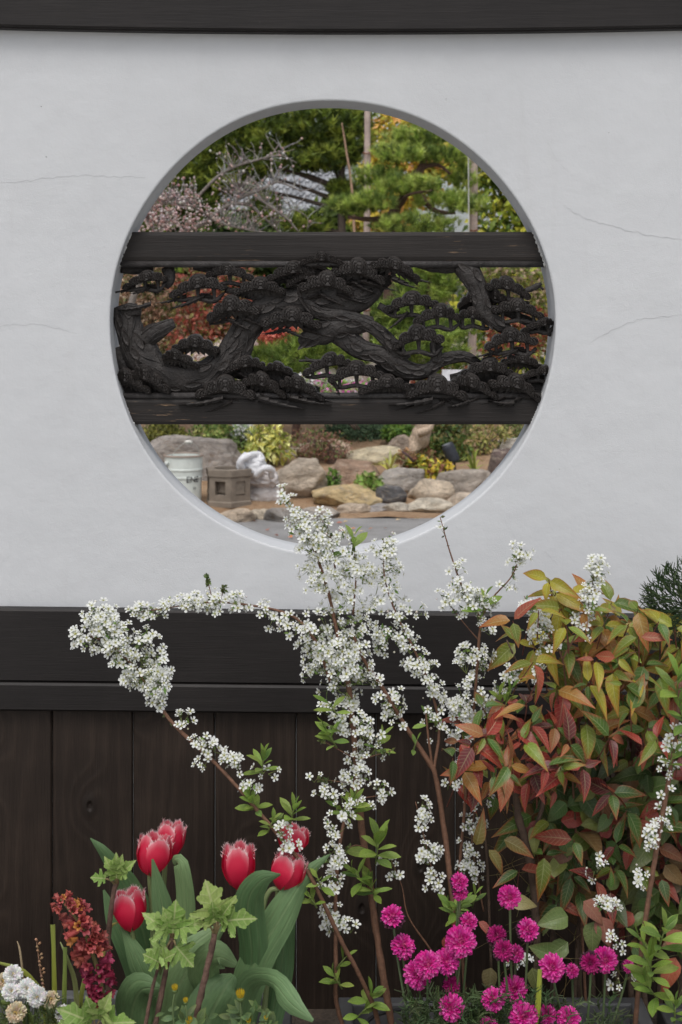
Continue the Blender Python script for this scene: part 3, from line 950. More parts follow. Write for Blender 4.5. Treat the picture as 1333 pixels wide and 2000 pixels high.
# ------------------------------------------------------------------ far: house with a tiled roof
d = 45.0
hs_ = thing('tiled_house', P(520, HY + (CZ - 0.75) * FP / 47, 47), 'grey tiled roof house half hidden behind the dark pine', 'house')
def roof(name, xl, xr, ytop, ybot, dt, db, rows, cols):
    mb = MB()
    A, B = P(xl, ytop, dt), P(xr, ytop, dt)
    Cc, D = P(xl - 8, ybot, db), P(xr + 8, ybot, db)
    dz = (Cc - A).normalized().cross((B - A).normalized()); dz = dz if dz.z > 0 else -dz
    for r in range(rows):
        for c in range(cols):
            vs = []
            for tv, lift in ((r / rows, 0.0), ((r + 1.1) / rows, 0.08)):
                for k in range(5):
                    s = (c + k / 4) / cols
                    p = A.lerp(B, s).lerp(Cc.lerp(D, s), tv)
                    hgt = (0.0, 0.012, 0.0, 0.07, 0.11)[k] if k < 5 else 0
                    vs.append(p + dz * (lift + hgt))
            b = 5
            kk = R.uniform(0.75, 1.2); col = (0.36 * kk, 0.37 * kk, 0.39 * kk)
            lo = [v - dz * 0.09 for v in vs[5:]]
            mb.add(vs + lo, [(k, k + 1, k + 6, k + 5) for k in range(4)] + [(k + 5, k + 6, k + 11, k + 10) for k in range(4)], col)
    return tag(mb.build(name, M['tile'], hs_, False), kind='stuff')
roof('roof_tiles', 330, 760, 318, 440, 47.5, 44.5, 9, 34)
mb = MB(); tube(mb, [P(325, 314, 47.6), P(765, 314, 47.6)], 0.14, 8, (0.16, 0.165, 0.18)); mb.build('ridge', M['tile'], hs_)
mb = MB()
for k in range(3): tube(mb, [P(325, 322 - 5 * k, 47.6), P(765, 322 - 5 * k, 47.6)], 0.09, 6, (0.3, 0.3, 0.31))
mb.build('ridge_course', M['tile'], hs_)
a_, b_ = P(335, 430, 46.5), P(755, 430, 46.5)
mb = MB(); box(mb, (a_.x, a_.y, 0.7), (b_.x, a_.y + 5, a_.z - 0.05), (0.34, 0.31, 0.27)); mb.build('wall', M['attr'], hs_, False)
mb = MB()
for k in range(8):
    x = a_.x + 0.3 + k * 0.85
    box(mb, (x, a_.y - 0.03, 2.0), (x + 0.12, a_.y + 0.02, a_.z - 0.1), (0.06, 0.045, 0.035))
tag(mb.build('post', M['attr'], hs_, False), kind='stuff')

# ------------------------------------------------------------------ background trees
GREENS = [C(60, 78, 30), C(86, 104, 38), C(104, 120, 44), C(44, 60, 26)]
def trunk_d(px, d, ytop, r, parent, col=(0.06, 0.045, 0.035), lean=0):
    yb = HY + (CZ - gz(d - DW) + 0.05) * FP / d
    wood_limb(parent, 'trunk', [(px, yb, d, r * 1.3), (px + lean * 0.4, (yb + ytop) / 2, d, r), (px + lean, ytop, d, r * 0.5)], col)
def tree(name, px, d, label, blobs, n, L, W, cols, group=None, cat='tree', r=9, lean=0, needles=False, per=16):
    yb = HY + (CZ - gz(d - DW)) * FP / d
    t = thing(name, P(px, yb, d), label, cat, group)
    top = min(b[1] for b in blobs)
    trunk_d(px, d, top + 10, r, t, lean=lean)
    for i, b in enumerate(blobs):
        if i % 2 == 0 and len(blobs) > 2:
            wood_limb(t, 'branch', [(px + lean * 0.5, min(yb, b[1] + b[3] + 25), d, r * 0.5), ((px + b[0]) / 2, b[1] + b[3] * 0.7, d, r * 0.35), (b[0], b[1], d, r * 0.15)], (0.06, 0.045, 0.035), 6)
    if needles: needle_cloud('crown', blobs, n, per, L, W, cols, t)
    else: leaf_cloud('crown', blobs, n, L, W, cols, t)
    return t
GB = 'broadleaf trees at the back of the garden'
tree('evergreen_tree', 270, 30, 'dull green evergreen at the far left behind the plum tree', [(270, 420, 120, 110, 30), (200, 520, 130, 150, 30), (330, 560, 110, 120, 30), (250, 340, 90, 60, 30)], 7000, 0.22, 0.07, GREENS, GB)
tree('evergreen_tree', 470, 32, 'dark evergreen mass under the tiled roof', [(470, 500, 120, 90, 32), (400, 600, 130, 110, 32), (560, 520, 110, 90, 32), (540, 620, 110, 120, 32), (450, 445, 80, 30, 32)], 8000, 0.24, 0.07, [C(40, 54, 26), C(62, 78, 34), C(84, 98, 44)], GB)
tree('evergreen_tree', 690, 31, 'shaded green tree behind the trunk of the cloud pine', [(690, 500, 90, 90, 31), (720, 600, 120, 120, 31), (650, 440, 60, 50, 31), (800, 520, 100, 100, 31)], 7000, 0.24, 0.07, [C(44, 58, 28), C(70, 88, 36), C(92, 108, 44)], GB)
tree('broadleaf_tree', 1010, 21, 'yellow green broadleaf tree behind the right hand pole', [(985, 430, 75, 90, 21), (1040, 500, 110, 120, 21), (960, 350, 60, 60, 21), (1010, 620, 130, 130, 21), (930, 300, 50, 70, 21), (1060, 380, 70, 90, 21)], 5200, 0.16, 0.04, [C(96, 112, 40), C(140, 148, 56), C(66, 84, 32), C(168, 164, 66)], GB)
tree('yellow_tree', 775, 26, 'yellowing slender tree at the top beside the tall pole', [(762, 262, 42, 52, 26), (800, 330, 70, 90, 26), (860, 280, 70, 80, 26), (740, 345, 40, 50, 26), (740, 430, 60, 60, 26)], 4200, 0.17, 0.05, [C(190, 170, 70), C(150, 150, 60), C(120, 124, 50), C(196, 150, 90)], GB)
# trees that carry the garden on beyond both sides of the opening
for x_, d_, top_ in ((-60, 27, 330), (-420, 24, 300), (-820, 26, 340), (1330, 25, 320), (1680, 27, 300), (2060, 24, 340)):
    b_ = [(x_, top_ + 110, 170, 110, d_), (x_ - 110, top_ + 230, 150, 140, d_), (x_ + 110, top_ + 250, 160, 140, d_), (x_, top_ + 330, 190, 120, d_)]
    tree('broadleaf_tree' if x_ > 600 else 'evergreen_tree', x_, d_, 'garden tree hidden by the plaster wall %s of the opening, %s' % ('left' if x_ < 600 else 'right', {-60: 'first from it', -420: 'second from it', -820: 'third from it', 1330: 'first from it', 1680: 'second from it', 2060: 'third from it'}[x_]), b_, 3600, 0.26, 0.08, GREENS, GB)
# big dark pine
tree('pine_tree', 668, 24, 'big dark old pine filling the top left of the opening', [(430, 290, 75, 55, 24), (400, 330, 70, 40, 24), (520, 262, 85, 45, 24), (610, 245, 85, 38, 24), (680, 270, 50, 50, 24), (560, 318, 85, 22, 24), (640, 305, 60, 34, 24), (690, 395, 30, 36, 24), (470, 330, 60, 40, 24), (375, 350, 50, 40, 24), (430, 362, 70, 24, 24), (520, 405, 30, 26, 24), (520, 330, 30, 14, 24), (664, 372, 24, 20, 24), (380, 400, 60, 30, 24), (600, 437, 50, 20, 24), (690, 230, 45, 26, 24)],
     4600, 0.15, 0.011, [C(70, 86, 34), C(100, 116, 46), C(54, 68, 30), C(124, 134, 56)], 'pines in the garden', r=9, needles=True, per=16)

# cloud-pruned pine
d = 15.0
t = thing('cloud_pine', P(790, HY + (CZ - gz(d - DW)) * FP / d, d), 'bright green cloud pruned pine with reddish bare limbs in the upper right of the opening', 'tree', 'pines in the garden')
BK = (0.12, 0.07, 0.055)
wood_limb(t, 'trunk', [(748, 830, d, 15), (756, 640, d, 12), (768, 470, d, 11), (772, 412, d, 10), (787, 388, d, 9), (805, 350, d, 8), (824, 328, d, 7), (829, 292, d, 5), (815, 260, d, 3)], BK, 10)
for pts in ([(770, 414, d, 8), (745, 427, d - .1, 6), (715, 428, d - .2, 5), (680, 424, d - .2, 3)], [(806, 350, d, 6), (825, 386, d - .2, 6), (852, 412, d - .2, 5), (890, 416, d - .2, 3)], [(822, 328, d, 5), (855, 322, d, 4), (880, 340, d, 2)],
            [(829, 296, d, 4), (800, 290, d, 3), (765, 300, d, 2)], [(800, 358, d, 4), (770, 345, d, 3), (740, 340, d, 2)], [(780, 400, d, 4), (800, 380, d - .3, 3), (845, 372, d - .3, 2)]):
    wood_limb(t, 'branch', pts, BK, 8)
PG = [C(108, 128, 56), C(138, 154, 72), C(80, 98, 46), C(156, 168, 88)]
for bl, n in (((820, 268, 68, 17, d), 130), ((785, 300, 62, 16, d - .2), 110), ((865, 305, 62, 16, d), 110), ((735, 345, 52, 20, d - .1), 80), ((800, 362, 70, 16, d - .3), 120), ((690, 402, 58, 15, d - .2), 110),
              ((868, 392, 60, 16, d - .2), 100), ((915, 402, 46, 17, d - .3), 60), ((812, 440, 90, 22, d - .3), 120), ((905, 345, 30, 28, d + .2), 40), ((840, 235, 40, 18, d), 50), ((735, 392, 46, 18, d - .4), 60)):
    needle_cloud('needle_pad', [bl], int(n * 1.0), 36, 0.085, 0.0036, PG, t, 1.1)

# two low pines behind the carved screen
for nm_, px, d, lab, pads in (('low_pine', 575, 13.8, 'low clipped pine seen through the middle gaps of the carved screen', [(560, 700, 100, 34, 13.8), (620, 676, 70, 26, 13.8), (620, 590, 60, 22, 14.0), (520, 730, 70, 26, 13.6), (665, 700, 60, 26, 13.9)]),
                              ('low_pine', 835, 14.0, 'taller green pine seen through the right gaps of the carved screen', [(830, 565, 64, 36, 14), (800, 610, 70, 30, 14), (860, 640, 70, 34, 14), (815, 670, 80, 30, 13.8), (760, 640, 50, 22, 14), (850, 700, 70, 24, 13.9), (845, 520, 60, 26, 14)])):
    yb = HY + (CZ - gz(d - DW)) * FP / d
    t = thing(nm_, P(px, yb, d), lab, 'tree', 'pines in the garden')
    wood_limb(t, 'trunk', [(px, yb + 4, d, 8), (px + 8, (yb + pads[0][1]) / 2, d, 7), (px, pads[-1][1], d, 3)], BK, 8)
    for p in pads:
        wood_limb(t, 'branch', [(px + 4, p[1] + 26, d, 4), ((px + p[0]) / 2, p[1] + 16, d, 3), (p[0], p[1], d, 1.5)], BK, 6)
        needle_cloud('needle_pad', [p], int(p[2] * p[3] / 16), 26, 0.10, 0.0045, [C(96, 116, 52), C(118, 136, 62), C(138, 152, 74), C(72, 90, 42)], t, 0.9)

# plum tree in early blossom
d = 13.0
t = thing('plum_tree', P(360, HY + (CZ - gz(d - DW)) * FP / d, d), 'bare grey plum tree with pale pink blossom behind the top rail', 'tree')
GK = (0.20, 0.175, 0.155)
br = [[(246, 870, d, 14), (250, 640, d, 12), (285, 520, d, 9.5), (345, 462, d, 8), (395, 438, d, 7), (412, 425, d, 7), (448, 401, d, 6), (486, 400, d, 4.5), (510, 420, d, 3.4), (541, 449, d, 2.4), (552, 478, d, 1.2)],
      [(372, 400, d + .2, 5), (421, 349, d + .2, 4.4), (455, 328, d + .2, 4), (493, 315, d + .2, 3.4), (545, 304, d + .2, 2.4), (580, 318, d + .2, 1.2)],
      [(448, 401, d, 5), (466, 388, d, 4.4), (521, 366, d - .1, 3.6), (545, 356, d - .1, 3), (590, 374, d - .1, 1.4)],
      [(500, 384, d - .1, 4), (525, 401, d - .1, 4), (562, 428, d - .1, 3), (583, 452, d - .1, 2)], [(463, 398, d, 3.4), (464, 384, d, 3), (467, 376, d, 1.6)],
      [(270, 560, d + .1, 7), (300, 470, d + .1, 6), (340, 410, d + .1, 4.4), (372, 398, d + .2, 4)], [(412, 425, d, 4), (380, 405, d - .2, 3.5), (330, 395, d - .2, 2.4), (280, 402, d - .2, 1.4)],
      [(318, 470, d, 5), (285, 430, d, 3.5), (262, 400, d, 2)], [(562, 428, d, 2.4), (572, 410, d, 2), (600, 424, d, 1.2), (601, 450, d, 1)], [(412, 427, d, 4), (445, 440, d - .2, 3), (500, 452, d - .2, 2)]]
tips = []
for pts in br:
    pts = [(a, b, dd, r * 0.68) for a, b, dd, r in pts]
    wood_limb(t, 'branch', pts, GK, 8)
    q = spline(pts, 40)
    tips += [tuple(x) for x in q[10:]]
mb = MB()
buds = []
for k in range(620):
    a, b, dd, r = R.choice(tips)
    if b > 500 or (a > 548 and R.random() < 0.85): continue
    ang = R.uniform(-2.6, -0.2); L = R.uniform(14, 60)
    pts = [(a, b, dd, min(1.1, r * 0.6))]
    for s in range(4):
        ang += R.uniform(-0.4, 0.4)
        pts.append((pts[-1][0] + math.cos(ang) * L / 4, pts[-1][1] + math.sin(ang) * L / 4, dd + R.uniform(-0.05, 0.05) * s, max(0.35, 1.0 - 0.2 * s)))
    pxtube(mb, pts, 4, 6, vary((0.27, 0.25, 0.23), 0.3), cap=False)
    for p in pts[1:]:
        if R.random() < (0.85 if p[0] < 430 else 0.18): buds.append(P(p[0], p[1], p[2]))
tag(mb.build('twigs', M['bark'], t), kind='stuff')
for k in range(620):
    buds.append(P(R.gauss(330, 60), R.gauss(428, 24), d + R.uniform(-0.5, 0.3)))
def puffs(name, pts, r, cols, parent):
    V, F, Cc = [], [], []
    oct_v = np.array([(1, 0, 0), (-1, 0, 0), (0, 1, 0), (0, -1, 0), (0, 0, 1), (0, 0, -1)], float)
    oct_f = np.array([(0, 2, 4), (2, 1, 4), (1, 3, 4), (3, 0, 4), (2, 0, 5), (1, 2, 5), (3, 1, 5), (0, 3, 5)])
    for i, p in enumerate(pts):
        V.append(oct_v * (r * R.uniform(0.5, 1.2)) + np.array(p)); F.append(oct_f + 6 * i)
        Cc.append(np.repeat([vary(R.choice(cols), 0.15)], 6, 0))
    return tag(link(name, mesh_np(name, np.concatenate(V), np.concatenate(F), np.concatenate(Cc), M['petal']), parent), kind='stuff')
puffs('blossom', buds, 0.014, [(0.72, 0.58, 0.56), (0.78, 0.72, 0.70), (0.50, 0.30, 0.28), (0.62, 0.45, 0.43)], t)

# shrubs in the middle distance, seen through the carving
def shrub(name, label, blobs, n, L, W, cols, cat='shrub', group=None, stems=5, up=0.5, scol=(0.08, 0.06, 0.045), droop=0.2):
    b = max(blobs, key=lambda q: q[1]); d = b[4]
    yb = min(HY + (CZ - gz(d - DW) + 0.02) * FP / d, b[1] + b[3] * 1.3 + 60)
    t = thing(name, P(b[0], yb, d), label, cat, group)
    for k in range(stems):
        q = R.choice(blobs)
        wood_limb(t, 'stem', [(b[0] + R.uniform(-0.2, 0.2) * b[2], yb, d, 2.4), ((b[0] + q[0]) / 2 + R.uniform(-8, 8), (yb + q[1]) / 2, d, 1.8), (q[0] + R.uniform(-0.5, 0.5) * q[2], q[1] - 0.4 * q[3], q[4], 0.8)], scol, 5)
    leaf_cloud('foliage', blobs, n, L, W, cols, t, up, droop=droop)
    return t
RED = [C(140, 70, 58), C(160, 92, 76), C(104, 64, 48), C(116, 108, 62), C(130, 104, 84)]
shrub('red_shrub', 'red leaved shrub seen through the left gaps of the carved screen', [(420, 600, 70, 50, 13.4), (390, 650, 70, 60, 13.4), (460, 560, 60, 40, 13.4), (380, 560, 50, 40, 13.6)], 2600, 0.06, 0.017, RED, group='shrubs behind the screen')
shrub('red_shrub', 'small red leaved shrub seen through the gap under the middle limb of the carving', [(535, 665, 40, 26, 15.5), (560, 655, 36, 22, 15.5)], 1100, 0.06, 0.018, [C(170, 78, 66), C(140, 66, 54), C(176, 104, 88)], group='shrubs behind the screen')
shrub('brown_shrub', 'brown dry shrub at the left edge of the opening beside the red shrub', [(290, 560, 60, 60, 14), (310, 640, 60, 60, 14), (260, 620, 40, 70, 14)], 2200, 0.055, 0.015, [C(110, 84, 66), C(140, 110, 90), C(90, 92, 56), C(160, 140, 120)], group='shrubs behind the screen')
shrub('red_shrub', 'dull red maple shrub seen through the lower right gaps of the carved screen', [(1000, 680, 60, 34, 14.5), (1045, 640, 50, 40, 14.5), (985, 640, 40, 30, 14.6)], 1500, 0.06, 0.018, [C(120, 60, 48), C(140, 84, 62), C(100, 96, 56)], group='shrubs behind the screen')
shrub('blossom_shrub', 'shrub with pale pink flower clusters seen through the gaps left of the middle', [(430, 690, 60, 26, 13.0), (470, 665, 30, 20, 13.0)], 900, 0.045, 0.02, [(0.75, 0.66, 0.62), (0.70, 0.55, 0.52), C(130, 130, 70)], group='shrubs behind the screen')
shrub('flower_bed', 'pink and white flowers low in the gap above the bottom rail', [(620, 750, 60, 22, 13.4), (700, 758, 50, 16, 13.4)], 900, 0.04, 0.018, [C(200, 110, 170), C(220, 200, 215), C(110, 140, 60), C(90, 120, 50)], cat='flowers', group='shrubs behind the screen')
shrub('salmon_shrub', 'salmon pink azalea behind the white signboard', [(890, 715, 50, 26, 14.6), (840, 735, 40, 22, 14.6)], 900, 0.05, 0.02, [C(200, 110, 90), C(120, 130, 60), C(90, 110, 50)], group='shrubs behind the screen')
shrub('olive_shrub', 'olive shrub with dry flower heads under the right end of the top rail', [(850, 560, 40, 40, 16), (1010, 560, 70, 60, 16), (960, 560, 50, 40, 16)], 2000, 0.07, 0.02, [C(90, 100, 48), C(150, 130, 110), C(120, 120, 60)], group='shrubs behind the screen')

# poles, rope, sign
GP = 'tall weathered poles in the garden'
for px, top, w, d, lab in ((717, 120, 6.5, 15.7, 'weathered pinkish pole left of the cloud pine, rising out of the opening'), (925, 120, 8.0, 15.4, 'thicker weathered pole right of the cloud pine')):
    yb = HY + (CZ - gz(d - DW) + 0.1) * FP / d
    t = thing('wooden_pole', P(px, yb, d), lab, 'pole', GP)
    mb = MB(); pxtube(mb, [(px - 4, yb, d, w), (px, 500, d, w), (px + 1.5, top, d, w * 0.9)], 10, 60, (0.44, 0.35, 0.31), rough=0.1); mb.build('shaft', M['matte'], t)
    for k in range(3):
        mb = MB()
        yy = 300 + k * 160 + R.uniform(-20, 20)
        pxtube(mb, [(px - w - 1, yy, d - 0.03, 1.5), (px, yy + 2, d - 0.06 , 1.5), (px + w + 1, yy, d - 0.03, 1.5)], 5, 8, (0.20, 0.09, 0.05))
        mb.build('tie', M['matte'], t)
mb = MB(); pxtube(mb, [(914, 120, 14.1, 1.3), (916, 500, 14.1, 1.3), (913, 860, 14.1, 1.3)], 5, 12, (0.5, 0.5, 0.46))
tag(mb.build('rope', M['matte']), 'thin pale rope hanging beside the thicker pole', 'rope')
t = thing('signboard', P(885, 775, 13.6), 'small white signboard low behind the right part of the carving', 'sign')
mb = MB(); a, b = P(864, 752, 13.6), P(905, 722, 13.6); box(mb, (a.x, a.y, a.z), (b.x, a.y + 0.015, b.z), (0.7, 0.7, 0.74)); mb.build('board', M['attr'], t, False)
mb = MB(); pxtube(mb, [(885, 860, 13.62, 3), (885, 740, 13.62, 3)], 6, 3, (0.3, 0.26, 0.22)); mb.build('post', M['matte'], t)
t = thing('leaning_stake', P(690, 470, 20), 'thin brown bare branch leaning in front of the dark pine top', 'branch')
mb = MB(); pxtube(mb, [(700, 700, 20, 4), (690, 400, 20, 2.6), (676, 290, 20, 2), (668, 240, 20, 1)], 6, 20, (0.34, 0.22, 0.15)); mb.build('stem', M['bark'], t)

# ------------------------------------------------------------------ rock garden
def rock_mesh(name, w, dp, h, seed, sub=4, sharp=9, rgh=0.11):
    rr = random.Random(seed)
    bm = bmesh.new(); bmesh.ops.create_icosphere(bm, subdivisions=sub, radius=1)
    pl = []
    for k in range(sharp + 6):
        v = rvec(rr); pl.append((v, rr.uniform(0.62, 1.0)))
    pl += [(Vector((0, 0, 1)), 0.85), (Vector((0, -1, 0.2)).normalized(), 0.8)]
    for v in bm.verts:
        n = v.co.normalized()
        r = 1.15
        for q, hh in pl:
            dt = n.dot(q)
            if dt > 0.05: r = min(r, hh / dt)
        r *= 1 + rgh * noise.noise(n * 2.2 + Vector((seed, 0, 0))) + rgh * 0.7 * noise.noise(n * 6 + Vector((0, seed, 0))) + rgh * 0.35 * noise.noise(n * 15)
        v.co = n * r
    for _ in range(1): bmesh.ops.smooth_vert(bm, verts=bm.verts, factor=0.45, use_axis_x=True, use_axis_y=True, use_axis_z=True)
    mx = max(abs(v.co.x) for v in bm.verts); my = max(abs(v.co.y) for v in bm.verts); mz = max(abs(v.co.z) for v in bm.verts)
    for v in bm.verts: v.co = Vector((v.co.x / mx * w / 2, v.co.y / my * dp / 2, v.co.z / mz * h / 2))
    me = bpy.data.meshes.new(name); bm.to_mesh(me); bm.free()
    me.materials.append(M['rock'])
    me.polygons.foreach_set('use_smooth', [True] * len(me.polygons))
    return me
def rock(px, py, w, h, col, label, seed, name='rock', d=None, tilt=0.0, group='rocks of the rock garden', sharp=8, sub=4, depth=0.8):
    base = py + h / 2
    d = d or solve_d(base)
    me = rock_mesh(name, w * 1.27 * d / FP, w * depth * d / FP, h * 1.48 * d / FP, seed, sub, sharp)
    p = P(px, py + h * 0.13, d + w * depth * 0.4 * d / FP * 0.6)
    # keep the apparent size after moving it back
    o = link(name, me, None, Matrix.Translation(p) @ Matrix.Rotation(tilt, 4, 'Y'))
    o.color = (*[min(0.62, q * 1.38) for q in col], 1)
    return tag(o, label, 'rock', group)
TAN, GRY, DRK, GLD, BRN = (0.50, 0.39, 0.27), (0.32, 0.29, 0.26), (0.085, 0.083, 0.085), (0.52, 0.34, 0.18), (0.27, 0.18, 0.125)
rock(392, 900, 180, 112, (0.24, 0.215, 0.195), 'broad grey brown boulder behind the bucket and stone lantern', 3, d=12.4, sharp=2, sub=5, depth=0.6, tilt=0.08)
rock(588, 932, 112, 84, (0.36, 0.30, 0.235), 'large rounded tan and grey boulder right of the white sacks', 5, sub=5, sharp=4)
rock(688, 921, 122, 44, BRN, 'brown flat topped slab behind the golden rock', 7, sub=5)
rock(676, 969, 118, 42, GLD, 'long golden rock lying in the orange soil', 11, sub=5, sharp=5)
rock(757, 967, 62, 36, DRK, 'dark charcoal rock right of the golden rock', 13)
rock(786, 938, 84, 48, GRY, 'mid grey angular rock above the charcoal rock', 17)
rock(836, 956, 86, 44, (0.44, 0.36, 0.27), 'light tan angular rock right of the charcoal rock', 19, tilt=0.15)
rock(905, 943, 92, 52, (0.31, 0.27, 0.23), 'grey brown rock with a sloping face under the right hand grass', 23, tilt=-0.1)
rock(726, 886, 104, 30, TAN, 'pale tan block like stone lying behind the brown slab', 29, tilt=-0.03, sharp=12)
rock(628, 880, 92, 36, (0.40, 0.30, 0.23), 'pinkish tan rock behind the dry twiggy shrub', 31)
rock(785, 868, 46, 34, (0.24, 0.19, 0.15), 'brown rock left of the driftwood', 37)
rock(1000, 912, 80, 84, (0.12, 0.085, 0.075), 'dark reddish brown boulder at the right edge of the opening', 41, sub=5, sharp=4)
rock(696, 947, 26, 16, (0.26, 0.12, 0.07), 'small rust red stone between the brown slab and golden rock', 43)
rock(584, 880, 50, 24, (0.38, 0.33, 0.27), 'small pale stone on top of the rounded boulder', 47)
rock(655, 935, 24, 40, (0.30, 0.24, 0.18), 'narrow stone wedged between boulder and brown slab', 53)
rock(1000, 868, 60, 26, (0.46, 0.42, 0.37), 'pale stone at the far right under the rail', 59)
GE = 'edging stones along the path'
for i, (px, py, w, h, col, lab) in enumerate([(350, 1004, 80, 24, TAN, 'edging stone hidden mostly by the left rim'), (468, 1007, 64, 22, (0.40, 0.32, 0.24), 'rounded tan edging stone in front of the stone lantern'), (512, 1005, 34, 16, (0.42, 0.36, 0.28), 'small flat pale edging stone below the sacks'),
        (572, 1004, 84, 26, (0.24, 0.22, 0.20), 'long dark grey edging stone below the big boulder'), (632, 1000, 66, 20, (0.33, 0.29, 0.25), 'flat grey edging stone touching the long dark one'), (690, 993, 56, 20, (0.42, 0.34, 0.26), 'tan edging stone below the golden rock'), (735, 993, 46, 16, (0.27, 0.25, 0.24), 'small grey edging stone below the charcoal rock'),
        (775, 990, 58, 22, (0.40, 0.36, 0.30), 'pale grey edging stone at the middle of the kerb row'), (845, 987, 78, 26, (0.46, 0.40, 0.32), 'wide pale edging stone below the light tan rock'), (905, 983, 56, 30, (0.44, 0.36, 0.28), 'squarish tan edging stone at the right end of the row'), (965, 978, 70, 30, (0.4, 0.34, 0.27), 'edging stone behind the right rim')]):
    rock(px, py, w * 1.12, h * 1.15, col, lab, 100 + i * 7, 'edging_stone', group=GE, sharp=8, tilt=R.uniform(-0.06, 0.06))

# bucket
d = 11.45
c = P(359, 998, d); c.z = gz(c.y) + 0.01
k = d / FP
t = thing('paint_bucket', c, 'white metal bucket with black lettering and a wire handle behind the left rim', 'bucket')
H = 101 * k
prof = [(33 * k, 0), (34 * k, 0.004), (35.2 * k, H * 0.55), (36.6 * k, H * 0.56), (36.6 * k, H * 0.59), (35.6 * k, H * 0.60), (36.0 * k, H * 0.70), (37.4 * k, H * 0.71), (37.4 * k, H * 0.74), (36.4 * k, H * 0.75), (37.0 * k, H * 0.96), (38.6 * k, H * 0.97), (38.6 * k, H), (37.0 * k, H), (36.0 * k, H * 0.96), (34 * k, H * 0.2), (0.001, H * 0.2)]
mb = MB(); lathe(mb, c, prof, 40, (0.62, 0.66, 0.62)); mb.build('body', M['paint'], t)
mb = MB(); lathe(mb, c, [(38.9 * k, H * 0.972), (39.2 * k, H * 0.99), (38.6 * k, H + 0.003), (36.4 * k, H + 0.003), (36.2 * k, H * 0.985)], 40, (0.30, 0.24, 0.20)); mb.build('rim', M['matte'], t)
ear = c + Vector((-29 * k, -24 * k, H * 0.86)); ear2 = c + Vector((29 * k, 24 * k, H * 0.86)); topp = P(367, 863, d)
mb = MB()
q = spline([tuple(ear), tuple(ear.lerp(topp, 0.5) + Vector((-0.012, 0, 0.02))), tuple(topp), tuple(ear2.lerp(topp, 0.5) + Vector((0.03, 0, 0.03))), tuple(ear2)], 30)
tube(mb, q, 0.0032, 6, (0.42, 0.40, 0.36)); mb.build('handle', M['paint'], t)
mb = MB(); tube(mb, q[13:18], 0.014, 8, (0.70, 0.68, 0.62)); mb.build('grip', M['paint'], t)
mb = MB()
for e_ in (ear, ear2): tube(mb, [e_ + (e_ - c).normalized() * -0.01, e_ + Vector(((e_ - c).x, (e_ - c).y, 0)).normalized() * 0.018], 0.02, 10, (0.5, 0.53, 0.5))
mb.build('ear', M['paint'], t)
def curved_text(txt, size, zc, a0, rad, col, parent, name):
    cu = bpy.data.curves.new(name, 'FONT'); cu.body = txt; cu.size = size; cu.resolution_u = 3; cu.offset = size * 0.006
    o = bpy.data.objects.new(name, cu); COL.objects.link(o)
    me = bpy.data.meshes.new_from_object(o.evaluated_get(bpy.context.evaluated_depsgraph_get()))
    bpy.data.objects.remove(o)
    mb = MB()
    vs = []
    for v in me.vertices:
        a = a0 + v.co.x / rad
        vs.append((c.x + (rad + 0.0012) * math.sin(a), c.y - (rad + 0.0012) * math.cos(a), zc + v.co.y))
    mb.add(vs, [tuple(p.vertices) for p in me.polygons], col)
    bpy.data.meshes.remove(me)
    mb.build(name, M['attr'], parent, False)
curved_text('ENE', 16 * k, c.z + H * 0.495, 0.24, 36.4 * k, (0.02, 0.02, 0.025), t, 'lettering')
curved_text('20', 7 * k, c.z + H * 0.36, 0.62, 36.3 * k, (0.05, 0.06, 0.07), t, 'small_print')

# hexagonal stone lantern chamber
d = 11.4
c = P(444, 996, d); c.y += 0.16; c.z = gz(c.y)
k = d / FP
t = thing('stone_lantern_chamber', c, 'hexagonal stone lantern chamber with a round hole on top and a square window', 'stone lantern')
H = 71 * k
SC = (0.21, 0.175, 0.14)
Rr = 48 * k
a0 = math.radians(-80)
hexp = lambda r, i: (c.x + r * math.cos(a0 + i * math.pi / 3), c.y + r * math.sin(a0 + i * math.pi / 3))
mb = MB()
n = 36
vs, fs = [], []
def hexr(r, ang):
    a = (ang - a0) % (math.pi / 3) - math.pi / 6
    return r * math.cos(math.pi / 6) / math.cos(a)
for prof_ in ((1.0, 0.80), (1.02, 0.81), (1.03, 0.985), (1.01, 1.0), (0.0, 1.0), (0.0, 0.35), (-1, 0.35)):
    for i in range(n):
        a = a0 + 2 * math.pi * i / n
        r = hexr(Rr * prof_[0], a) if prof_[0] > 0 else (Rr * 0.60 if prof_[0] == 0 else 0.001)
        vs.append((c.x + r * math.cos(a), c.y + r * math.sin(a), c.z + H * prof_[1]))
for j in range(6):
    for i in range(n):
        a, b = j * n + i, j * n + (i + 1) % n
        fs.append((a, b, b + n, a + n))
mb.add(vs, fs, SC); mb.build('top_slab', M['matte'], t, False)
